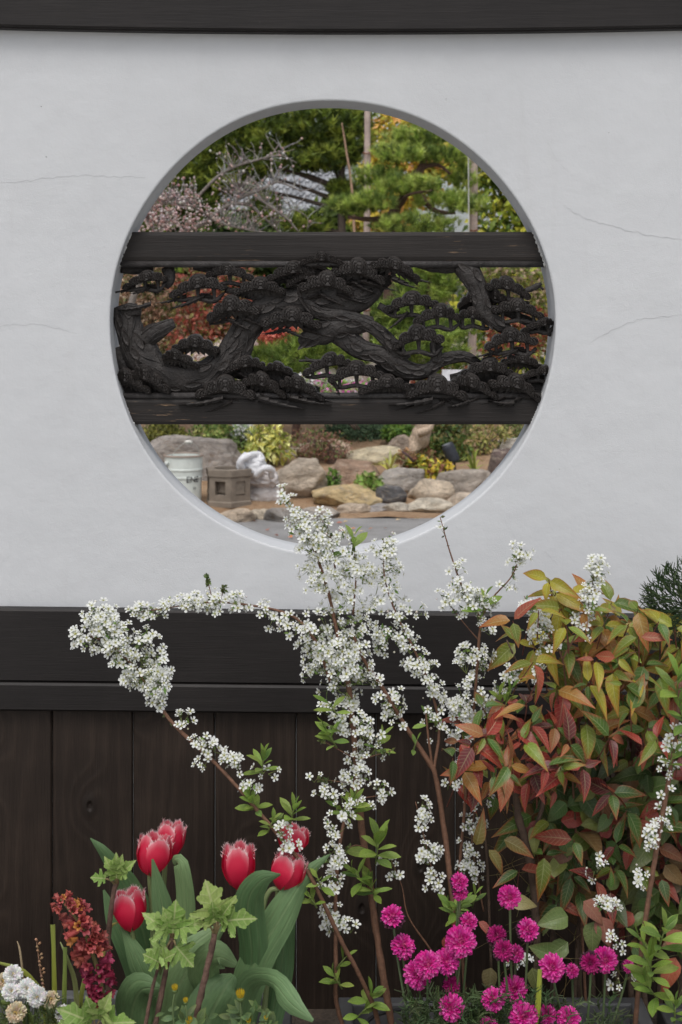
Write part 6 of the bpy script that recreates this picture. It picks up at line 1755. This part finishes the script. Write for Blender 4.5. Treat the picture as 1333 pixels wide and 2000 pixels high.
tulip('rear one of the two overlapping fringed tulips, highest of all', 325, 1604, 1680, 56, 2.27, 0.2, [(323, 1684, 2.27, 5), (318, 1800, 2.27, 5), (312, 2040, 2.27, 6)],
      [([(310, 2040, 2.3), (288, 1850, 2.3), (246, 1735, 2.29), (205, 1668, 2.28), (177, 1637, 2.28)], [26, 34, 26, 12, 1], TG), ([(280, 2040, 2.26), (262, 1900, 2.25), (225, 1800, 2.26), (203, 1738, 2.27)], [20, 24, 18, 2], TG)], 7, 0.1)
tulip('upright closed fringed tulip standing alone in the middle', 466, 1648, 1738, 64, 2.22, 0.0, [(470, 1742, 2.22, 5.5), (476, 1800, 2.22, 5.5), (470, 2040, 2.22, 6)],
      [([(330, 2040, 2.2), (345, 1940, 2.17), (385, 1868, 2.17), (440, 1805, 2.2)], [44, 46, 40, 6], TG3), ([(402, 2060, 2.16), (410, 1990, 2.14), (440, 1930, 2.14), (458, 1905, 2.16)], [60, 56, 40, 8], TG2), ([(420, 1985, 2.19), (398, 1900, 2.14), (425, 1870, 2.11), (462, 1885, 2.12)], [24, 32, 30, 6], TG3)], 9, 0.5)
tulip('leaning fringed tulip at the right of the clump, lower flower', 550, 1666, 1740, 70, 2.22, 0.35, [(526, 1742, 2.22, 5), (512, 1800, 2.22, 5), (490, 2040, 2.22, 6)],
      [([(450, 2050, 2.22), (490, 1900, 2.2), (550, 1790, 2.2), (600, 1710, 2.22), (646, 1668, 2.24)], [30, 34, 32, 16, 1], TG2), ([(468, 2040, 2.22), (492, 1880, 2.2), (484, 1770, 2.17), (508, 1722, 2.15), (548, 1708, 2.14)], [24, 30, 30, 20, 2], TG), ([(470, 2010, 2.18), (485, 1925, 2.12), (530, 1918, 2.06), (568, 1960, 2.02), (612, 1994, 2.0)], [18, 24, 24, 22, 3], TG2)], 11, 0.0)
tulip('fringed tulip half hidden behind the spirea twig', 566, 1612, 1668, 60, 2.26, 0.22, [(556, 1672, 2.26, 5), (535, 1800, 2.27, 5), (510, 2040, 2.26, 6)],
      [([(520, 2040, 2.26), (548, 1900, 2.27), (560, 1790, 2.27), (566, 1715, 2.27)], [20, 26, 20, 2], TG)], 13, 0.7)

# ---------------------------------------------------------------- oak-leaved hydrangea shoots
HO = [(0.0, 0.0), (0.16, 0.02), (0.30, -0.04), (0.38, 0.08), (0.24, 0.17), (0.22, 0.22), (0.40, 0.26), (0.58, 0.34), (0.62, 0.47), (0.44, 0.48), (0.24, 0.46), (0.22, 0.54), (0.30, 0.64), (0.34, 0.76), (0.24, 0.78), (0.14, 0.86), (0.09, 0.94), (0.0, 1.06)]
def toothed(o):
    out = [(*o[0], *o[0])]
    rr = random.Random(4)
    for i in range(len(o) - 1):
        a, b = o[i], o[i + 1]
        l = math.hypot(b[0] - a[0], b[1] - a[1]); k = max(1, int(l / 0.045))
        nx, ny = (b[1] - a[1]) / l, -(b[0] - a[0]) / l
        for j in range(1, k + 1):
            f = j / k; o_ = (0.022 if j % 2 else -0.014) * (0 if j == k else 1) * rr.uniform(0.6, 1.3)
            bx, by = a[0] + (b[0] - a[0]) * f, a[1] + (b[1] - a[1]) * f
            out.append((max(0, bx + nx * o_), by + ny * o_, bx, by))
    return out
HO = toothed(HO)
def lobed_mesh(name, fold, curl, sx=1.0):
    vs, fs, uv = [], [], []
    n = len(HO)
    for sg in (-1, 1):
        b = len(vs)
        for xt, yt, x, y in HO:
            my_ = min(1.0, max(0, y - 0.25 * x))
            for f in (0.0, 0.5, 1.0):
                X, Y_ = x * f * sx, my_ + (y - my_) * f
                if f == 1.0: X, Y_ = xt * sx, yt
                z = fold * X - curl * Y_ * Y_ + 0.012 * math.sin(Y_ * 22 - X * 10) * min(1, X * 6)
                vs.append((sg * X, Y_, z)); uv.append((Y_, sg * f * x * 2.2))
        for i in range(n - 1):
            for j in range(2):
                a = b + i * 3 + j
                fs.append((a, a + 3, a + 4, a + 1) if sg > 0 else (a, a + 1, a + 4, a + 3))
    mb = MB(); mb.add(vs, fs, (1, 1, 1), uv)
    return mb.mesh(name, M['hydrangea_leaf'])
HM = [lobed_mesh('lobed_leaf_open', 0.25, 0.1), lobed_mesh('lobed_leaf_folded', 0.8, 0.25, 0.8), lobed_mesh('lobed_leaf_drooping', 0.35, 0.5)]
HC = [(0.20, 0.32, 0.07), (0.17, 0.27, 0.06), (0.27, 0.38, 0.11)]
def hydrangea(label, stem, leaves):
    t = thing('hydrangea_shoot', P(stem[0][0], stem[0][1], stem[0][2]), label, 'hydrangea', 'young oak leaved hydrangea shoots')
    mb = MB(); pxtube(mb, stem, 8, 26, (0.13, 0.075, 0.055), rough=0.35, seed=stem[0][0]); mb.build('stem', M['bark'], t)
    tx, ty, td, _ = stem[-1]
    for px, py, L, ang, kind, toward in leaves:
        b = P(px, py, td - 0.01); dv = Vector((math.sin(ang), -toward, math.cos(ang)))
        nm = Vector((0.15 * math.cos(ang * 2), -1, 0.75 - 0.2 * toward))
        mb = MB(); tube(mb, [P(tx, ty + 8, td), (P(tx, ty, td) + b) / 2, b], [0.0022, 0.0016, 0.0012], 6, (0.20, 0.15, 0.07)); mb.build('leaf_stalk', M['twigbark'], t)
        put('leaf', HM[kind], t, frame(b, dv, nm, L * 0.86 * td / FP), vary(R.choice(HC), 0.12))
hydrangea('hydrangea shoot with a folded pale leaf bud left of the upper tulips', [(215, 2040, 2.2, 5.5), (212, 1850, 2.19, 5), (220, 1760, 2.18, 4.8), (228, 1722, 2.18, 5)],
          [(228, 1715, 52, 0.0, 1, 0.1), (236, 1708, 46, 0.7, 1, 0.3), (222, 1708, 44, -0.35, 1, 0.3), (206, 1716, 32, -1.4, 0, 0.2), (232, 1700, 40, 0.25, 1, 0.5)])
hydrangea('hydrangea shoot with several bright lobed leaves between the tulips', [(296, 2040, 2.12, 5.5), (318, 1930, 2.12, 5.2), (332, 1860, 2.12, 5), (338, 1828, 2.12, 5.5)],
          [(338, 1822, 72, 0.1, 0, 0.1), (344, 1815, 62, 1.1, 2, 0.4), (330, 1822, 64, -0.7, 2, 0.4), (326, 1850, 56, -2.0, 0, 0.3), (344, 1848, 58, 2.3, 0, 0.35), (332, 1812, 50, -0.2, 1, 0.4)])
hydrangea('thin lower hydrangea twig beside the bright lobed leaves', [(278, 2040, 2.11, 4), (296, 1940, 2.11, 3.6), (312, 1882, 2.11, 3)], [(312, 1880, 44, -0.9, 0, 0.4), (316, 1876, 40, 0.9, 0, 0.5)])
hydrangea('reddish hydrangea shoot topped by one large upright star shaped leaf', [(372, 2040, 2.08, 6), (396, 1930, 2.08, 6), (412, 1860, 2.08, 6), (420, 1822, 2.08, 6.5)],
          [(424, 1800, 92, -0.25, 0, 0.05), (436, 1800, 66, 1.25, 2, 0.3), (430, 1796, 50, 0.5, 1, 0.4), (408, 1806, 32, -1.2, 1, 0.5), (418, 1796, 46, 0.0, 1, 0.5)])
hydrangea('low hydrangea leaves at the bottom edge by the withered hyacinth', [(188, 2050, 2.08, 5), (186, 2010, 2.08, 5)],
          [(176, 1995, 70, -0.9, 2, 0.5), (196, 1990, 66, 0.35, 1, 0.35), (206, 2000, 60, 1.2, 2, 0.5), (184, 1990, 56, -0.2, 1, 0.4), (150, 2005, 46, -1.3, 2, 0.5)])

# ---------------------------------------------------------------- fading hyacinth
t = thing('hyacinth', P(205, 2040, 2.14), 'fading hyacinth spike turned orange red above and crimson below', 'hyacinth')
AX = [(212, 2040, 2.13), (204, 1960, 2.13), (190, 1890, 2.13), (160, 1810, 2.13), (118, 1755, 2.13)]
mb = MB(); pxtube(mb, [(a, b, d, 6 - i * 0.8) for i, (a, b, d) in enumerate(AX)], 8, 26, (0.20, 0.18, 0.07)); mb.build('stem', M['foliage'], t)
def floret_mesh(nm_, seed):
    rr = random.Random(seed); mb = MB()
    for k in range(6):
        a = k * math.pi / 3 + rr.uniform(-0.2, 0.2); w = 0.5
        sp = rr.uniform(0.1, 0.5)
        vs, fs = [], []
        for i, (rad, z) in enumerate(((0.14, 0), (0.24, 0.3), (0.30, 0.6), (0.30 + 0.28 * sp, 0.86), (0.42 + 0.4 * sp, 0.92 + rr.uniform(-0.1, 0.1)))):
            ww = (0.5, 0.6, 0.62, 0.5, 0.12)[i]
            for s in (-1, 0, 1): vs.append((rad * math.cos(a + ww * s), rad * math.sin(a + ww * s), z + (0.03 if s == 0 else 0)))
        for i in range(4):
            for j in range(2):
                q = i * 3 + j; fs.append((q, q + 1, q + 4, q + 3))
        mb.add(vs, fs)
    return mb.mesh(nm_, M['objpetal'])
FLO = [floret_mesh('floret_mesh', k) for k in range(3)]
axs = spline(AX, 60)
for k in range(125):
    u = (k + R.random()) / 125
    i = int(14 + u * 45); a, b, d = axs[i]
    wmax = 38 * (math.sin(math.pi * (0.12 + 0.74 * u)) ** 0.6)
    az = R.uniform(0, 2 * math.pi)
    tg = (P(*axs[min(i + 2, 59)]) - P(*axs[i - 2])).normalized()
    e1 = tg.cross(Vector((0, -1, 0))).normalized(); e2 = Vector((0, -1, 0))
    dv = e1 * math.cos(az) + e2 * (0.25 + 0.75 * math.sin(az)) + Vector((0, 0, -0.25 + 0.4 * u)) + tg * 0.25
    dv.normalize()
    p0 = P(a, b, d)
    p1 = p0 + dv * wmax * R.uniform(0.15, 0.55) * d / FP
    fr = vary((0.38, 0.09, 0.075), 0.3) if R.random() < 0.35 + u * 0.5 else vary((0.34, 0.06, 0.07), 0.25)
    if u < 0.4: fr = vary((0.28, 0.03, 0.07), 0.3)
    if R.random() < 0.12 * u + 0.02: fr = vary((0.48, 0.20, 0.05), 0.2)
    put('floret', R.choice(FLO), t, frame(p1, dv.orthogonal(), dv, wmax * 0.56 * d / FP * R.uniform(0.75, 1.1)), fr)

# strap leaves of bulbs
t = thing('bulb_leaves', P(120, 2040, 2.18), 'yellow green strap leaves with cut ends behind the fading hyacinth', 'leaves')
for pts, ws, col in (([(108, 2040, 2.2), (106, 1930, 2.2), (103, 1806, 2.2)], [5, 5, 4.5], (0.30, 0.33, 0.05)), ([(126, 2040, 2.18), (126, 1940, 2.18), (127, 1850, 2.18)], [5, 4.5, 4], (0.22, 0.28, 0.06)), ([(152, 2040, 2.2), (148, 1930, 2.2), (132, 1875, 2.19), (118, 1840, 2.2)], [5, 5, 4, 1], (0.28, 0.30, 0.12)),
                     ([(152, 2040, 2.22), (158, 1950, 2.22), (172, 1880, 2.22)], [5, 5, 4], (0.30, 0.33, 0.07)), ([(92, 2040, 2.2), (84, 1960, 2.19), (50, 1900, 2.18), (-10, 1878, 2.18)], [6, 5.5, 4.5, 2], (0.26, 0.28, 0.04)), ([(112, 2040, 2.2), (96, 1960, 2.2), (70, 1915, 2.2)], [5, 4, 1], (0.24, 0.27, 0.06)),
                     ([(70, 2040, 2.16), (40, 1980, 2.15), (-10, 1935, 2.15)], [7, 6, 3], (0.16, 0.22, 0.05)), ([(90, 2050, 2.14), (60, 1990, 2.13), (10, 1960, 2.12), (-20, 1958, 2.12)], [7, 6, 5, 3], (0.18, 0.24, 0.06)), ([(200, 1870, 2.2), (214, 1815, 2.2), (232, 1800, 2.2)], [4, 4, 1], (0.42, 0.36, 0.10))):
    blade(t, 'strap_leaf', pts, ws, M['tulip_leaf'], col, 0.4, 14)
mb = MB(); pxtube(mb, [(60, 2040, 2.2, 2), (48, 1930, 2.2, 2), (40, 1860, 2.2, 2.2), (34, 1838, 2.2, 0.6)], 6, 14, (0.34, 0.26, 0.16)); mb.build('dry_stalk', M['twigbark'], t)
for (x0_, y0_), (x1_, y1_) in (((92, 1960), (72, 1838)),):
    mb = MB(); pxtube(mb, [(x0_, y0_ + 80, 2.19, 1.6), (x0_, y0_, 2.19, 1.6), (x1_ + 8, 1900, 2.19, 1.4), (x1_, y1_, 2.19, 0.8)], 5, 14, (0.28, 0.16, 0.10)); mb.build('seed_stalk', M['twigbark'], t)
    for k in range(18):
        f = k / 17; x, y = x0_ + (x1_ + 2 - x0_) * f, y0_ + (y1_ - y0_) * f
        mb = MB(); pxtube(mb, [(x, y, 2.19, 1.5), (x + R.choice((-4, 4)), y - 4, 2.187, 2.6)], 5, 3, vary((0.32, 0.19, 0.11), 0.3)); mb.build('seed', M['twigbark'], t)

# ---------------------------------------------------------------- pompon daisies
def pompon(name, cols, rows, seed, core, dark=None):
    rr = random.Random(seed); mb = MB()
    for q in range(rows):
        f = q / (rows - 1)                                         # 0 outer / low, 1 inner / top
        el = -0.45 + 1.93 * f
        n = max(5, int(32 * math.cos(max(-0.2, el)) + 4))
        L = 1.0 - 0.22 * f; w = 0.125 - 0.03 * f
        for k in range(n):
            a = 2 * math.pi * (k + 0.5 * (q % 2)) / n + rr.uniform(-0.12, 0.12); e2 = el + rr.uniform(-0.14, 0.14)
            r0, l = 0.22, L * rr.uniform(0.86, 1.08)
            def at(r, s, up):
                c, sn = math.cos(a), math.sin(a); ce, se = math.cos(e2), math.sin(e2)
                x, z = r * ce - up * se, r * se * 0.82 + up * ce
                return (x * c - s * sn, x * sn + s * c, z)
            vs = [at(r0, -w * 0.5, 0), at(r0, w * 0.5, 0), at(l * 0.65, w, 0.05), at(l * 0.65, -w, 0.05), at(l * 0.65, 0, -0.02), at(l, 0.0, -0.05), at(l * 0.96, w * 0.6, -0.02), at(l * 0.96, -w * 0.6, -0.02)]
            col = vary(rr.choice(cols), 0.18, rr)
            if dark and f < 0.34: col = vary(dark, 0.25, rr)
            mb.add(vs, [(0, 1, 4), (1, 2, 4), (0, 4, 3), (4, 2, 6), (4, 6, 5), (4, 5, 7), (4, 7, 3)], col)
    m_ = 8
    vs = [(0.3 * math.cos(2 * math.pi * k / m_), 0.3 * math.sin(2 * math.pi * k / m_), 0.3) for k in range(m_)] + [(0, 0, 0.42)]
    mb.add(vs, [(k, (k + 1) % m_, m_) for k in range(m_)], core)
    vs = [(0.42 * math.cos(2 * math.pi * k / m_), 0.42 * math.sin(2 * math.pi * k / m_), -0.12) for k in range(m_)] + [(0, 0, -0.42)]
    mb.add(vs, [((k + 1) % m_, k, m_) for k in range(m_)], (0.10, 0.15, 0.05))
    return mb.mesh(name, M['bloom'], False)
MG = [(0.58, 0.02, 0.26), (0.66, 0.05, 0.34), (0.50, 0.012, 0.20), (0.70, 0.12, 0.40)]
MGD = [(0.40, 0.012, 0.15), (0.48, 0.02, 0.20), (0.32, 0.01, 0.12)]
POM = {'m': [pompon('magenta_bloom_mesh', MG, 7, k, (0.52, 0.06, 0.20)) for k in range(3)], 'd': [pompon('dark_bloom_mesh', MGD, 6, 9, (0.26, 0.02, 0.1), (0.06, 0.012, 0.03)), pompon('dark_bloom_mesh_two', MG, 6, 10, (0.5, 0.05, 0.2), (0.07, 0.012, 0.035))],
       'w': [pompon('white_bloom_mesh', [(0.76, 0.76, 0.74), (0.72, 0.72, 0.70)], 7, k + 20, (0.62, 0.50, 0.22)) for k in range(2)], 'c': [pompon('cream_bloom_mesh', [(0.62, 0.52, 0.36), (0.68, 0.60, 0.44), (0.55, 0.44, 0.26)], 6, 30, (0.6, 0.42, 0.12))]}
def daisy(name, label, cat, group, base, heads, d0, fol, folcol):
    t = thing(name, base, label, cat, group)
    for (px, py, r, kind, tx, tz) in heads:
        d = d0 + R.uniform(-0.03, 0.03) - (py - 1850) * 0.0002
        nm = Vector((tx, -1, tz)).normalized()
        p = P(px, py, d) - nm * 0.2 * r * d / FP
        put('bloom', R.choice(POM[kind]), t, frame(p, nm.orthogonal(), nm, r * 1.12 * d / FP))
        mb = MB(); bx = base_px + (px - base_px) * 0.55 + R.uniform(-12, 12)
        pxtube(mb, [(px - tx * r * 0.3, py + r * 0.3, d + 0.01, 2.4), ((px * 0.75 + bx * 0.25) - tx * 8, py + (2050 - py) * 0.35, d + 0.02, 2.3), (bx, 2050, d0 + 0.02, 2.4)], 6, 14, vary((0.16, 0.21, 0.10), 0.2)); mb.build('flower_stalk', M['foliage'], t)
    fm = MB()
    for k in range(fol[4]):
        x, y = R.uniform(fol[0], fol[1]), R.uniform(fol[2], fol[3]); d = d0 + R.uniform(-0.05, 0.06)
        ang = R.uniform(-2.9, -0.25); L = R.uniform(22, 48)
        col = vary(folcol, 0.3)
        q = [(x, y), (x + math.cos(ang) * L * 0.5, y + math.sin(ang) * L * 0.5), (x + math.cos(ang + 0.4) * L, y + math.sin(ang + 0.4) * L * 0.9)]
        def strip(a, b, w0, w1):
            nx, ny = -(b[1] - a[1]), b[0] - a[0]; l = math.hypot(nx, ny) or 1; nx /= l; ny /= l
            dd = R.uniform(-0.012, 0.012)
            vs = [P(a[0] - nx * w0, a[1] - ny * w0, d), P(a[0] + nx * w0, a[1] + ny * w0, d), P(b[0] + nx * w1, b[1] + ny * w1, d - 0.01 + dd), P(b[0] - nx * w1, b[1] - ny * w1, d - 0.01 + dd), P((a[0] + b[0]) / 2, (a[1] + b[1]) / 2, d - 0.008 + dd)]
            fm.add(vs, [(0, 1, 4), (1, 2, 4), (2, 3, 4), (3, 0, 4)], col)
        strip(q[0], q[1], 1.6, 1.8); strip(q[1], q[2], 1.9, 0.5)
        for sg in (-0.8, 0.8):
            for bpt in (q[0], q[1]):
                an = ang + sg; m = R.uniform(9, 18); s = (bpt[0] + math.cos(ang) * 6, bpt[1] + math.sin(ang) * 6)
                strip(s, (s[0] + math.cos(an) * m, s[1] + math.sin(an) * m), 1.5, 0.5)
    tag(fm.build('foliage', M['foliage'], t, False), kind='stuff')
    return t
GM = 'magenta pompon marguerites'
FG = (0.13, 0.19, 0.085)
base_px = 860
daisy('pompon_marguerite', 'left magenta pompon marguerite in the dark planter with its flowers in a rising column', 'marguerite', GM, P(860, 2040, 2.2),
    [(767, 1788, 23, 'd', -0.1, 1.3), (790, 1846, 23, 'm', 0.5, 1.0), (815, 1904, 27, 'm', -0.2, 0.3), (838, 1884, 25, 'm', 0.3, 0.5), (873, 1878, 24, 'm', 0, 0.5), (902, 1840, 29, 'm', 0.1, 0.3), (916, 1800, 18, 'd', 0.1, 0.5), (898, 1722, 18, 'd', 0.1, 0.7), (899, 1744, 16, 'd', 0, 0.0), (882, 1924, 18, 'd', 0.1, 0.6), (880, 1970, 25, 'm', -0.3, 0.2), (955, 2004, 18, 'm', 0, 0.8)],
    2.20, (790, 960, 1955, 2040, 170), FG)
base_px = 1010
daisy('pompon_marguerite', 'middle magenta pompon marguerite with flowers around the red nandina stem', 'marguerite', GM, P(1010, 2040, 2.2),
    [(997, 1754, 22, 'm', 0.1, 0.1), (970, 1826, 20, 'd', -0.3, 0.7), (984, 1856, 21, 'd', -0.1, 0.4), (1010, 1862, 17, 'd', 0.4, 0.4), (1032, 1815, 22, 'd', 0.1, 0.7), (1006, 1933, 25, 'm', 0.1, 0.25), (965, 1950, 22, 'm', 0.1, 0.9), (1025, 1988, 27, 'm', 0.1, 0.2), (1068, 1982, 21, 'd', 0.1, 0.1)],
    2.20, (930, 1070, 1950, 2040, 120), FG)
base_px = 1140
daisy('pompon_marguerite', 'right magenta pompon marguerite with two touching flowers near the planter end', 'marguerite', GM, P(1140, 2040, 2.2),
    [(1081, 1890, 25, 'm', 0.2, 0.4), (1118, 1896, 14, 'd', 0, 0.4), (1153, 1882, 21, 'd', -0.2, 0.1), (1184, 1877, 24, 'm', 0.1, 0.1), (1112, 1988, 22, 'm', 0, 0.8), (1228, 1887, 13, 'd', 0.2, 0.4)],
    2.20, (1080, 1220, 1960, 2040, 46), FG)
base_px = 50
daisy('everlasting', 'white and cream everlasting flowers at the bottom left corner', 'everlasting', None, P(40, 2040, 2.1),
    [(25, 1903, 18, 'w', 0.1, 0.7), (6, 1916, 16, 'c', -0.2, 0.6), (22, 1935, 18, 'w', 0.1, 0.9), (52, 1930, 18, 'w', 0.1, 0.6), (73, 1948, 19, 'w', 0.3, 0.2), (100, 1952, 16, 'c', 0.3, 0.6), (31, 1978, 19, 'c', 0, 0.3), (124, 1980, 16, 'w', 0.2, 0.5), (140, 2002, 12, 'w', 0.3, 0.4), (58, 1946, 15, 'w', 0, 0.4)],
    2.12, (-20, 160, 1975, 2040, 60), (0.14, 0.19, 0.07))
blade(thing('strap_leaf_stub', P(1048, 2010, 2.16), 'single bright yellow green strap leaf stub among the magenta flowers', 'leaf'), 'strap_leaf', [(1038, 2040, 2.16), (1050, 1975, 2.16), (1055, 1893, 2.16)], [6, 6, 4], M['tulip_leaf'], (0.38, 0.42, 0.05), 0.3, 12)

# small yellow daisies in bud
t = thing('yellow_daisy', P(430, 2040, 2.04), 'low plant with small yellow half open daisies among the tulip leaves', 'daisy')
def bud_mesh():
    mb = MB()
    lathe(mb, (0, 0, 0), [(0.1, -0.9), (0.5, -0.6), (0.62, -0.2), (0.5, 0.05)], 8, (0.12, 0.18, 0.06))
    for k in range(13):
        a = k * 2 * math.pi / 13
        c, s = math.cos(a), math.sin(a)
        vs = [(0.42 * c - 0.1 * s * q, 0.42 * s + 0.1 * c * q, -0.1) for q in (-1, 1)] + [(0.62 * c - 0.12 * s * q, 0.62 * s + 0.12 * c * q, 0.6) for q in (1, -1)] + [(0.6 * c, 0.6 * s, 0.95)]
        mb.add(vs, [(0, 1, 2, 3), (3, 2, 4)], vary((0.55, 0.38, 0.02), 0.15))
    return mb.mesh('yellow_bud_mesh', M['bloom'], False)
BUD = bud_mesh()
for px, py, r in ((342, 1932, 10), (470, 1946, 14), (363, 1956, 8), (370, 1997, 11), (486, 1996, 8), (520, 1990, 7)):
    put('flower_head', BUD, t, frame(P(px, py, 2.05), Vector((1, 0, 0)), Vector((R.uniform(-0.2, 0.2), -0.25, 1)), r * 2.05 / FP))
    mb = MB(); pxtube(mb, [(px, py + r * 0.7, 2.05, 2), (px + R.uniform(-6, 6), py + 40, 2.05, 1.8), (px + 4, 2060, 2.05, 1.8)], 6, 8, (0.14, 0.2, 0.08)); mb.build('flower_stalk', M['foliage'], t)
for k in range(60):
    px, py = R.choice(((350, 1985), (470, 1995), (515, 2000), (380, 2000), (500, 1985))); px += R.uniform(-28, 28); py += R.uniform(-12, 30)
    dv = Vector((R.uniform(-1, 1), R.uniform(-0.7, 0.1), R.uniform(0.0, 1))).normalized()
    put('leaf', GRN[R.randrange(2)], t, frame(P(px, py, 2.06), dv, Vector((0, -0.8, 0.6)), R.uniform(24, 40) * 2.06 / FP), vary((0.13, 0.20, 0.09), 0.25))
# white petals fallen on the leaves
for i, (px, py) in enumerate(((1198, 1328), (1106, 1364), (1120, 1388), (1072, 1350), (996, 1408), (1000, 1418))):
    pass
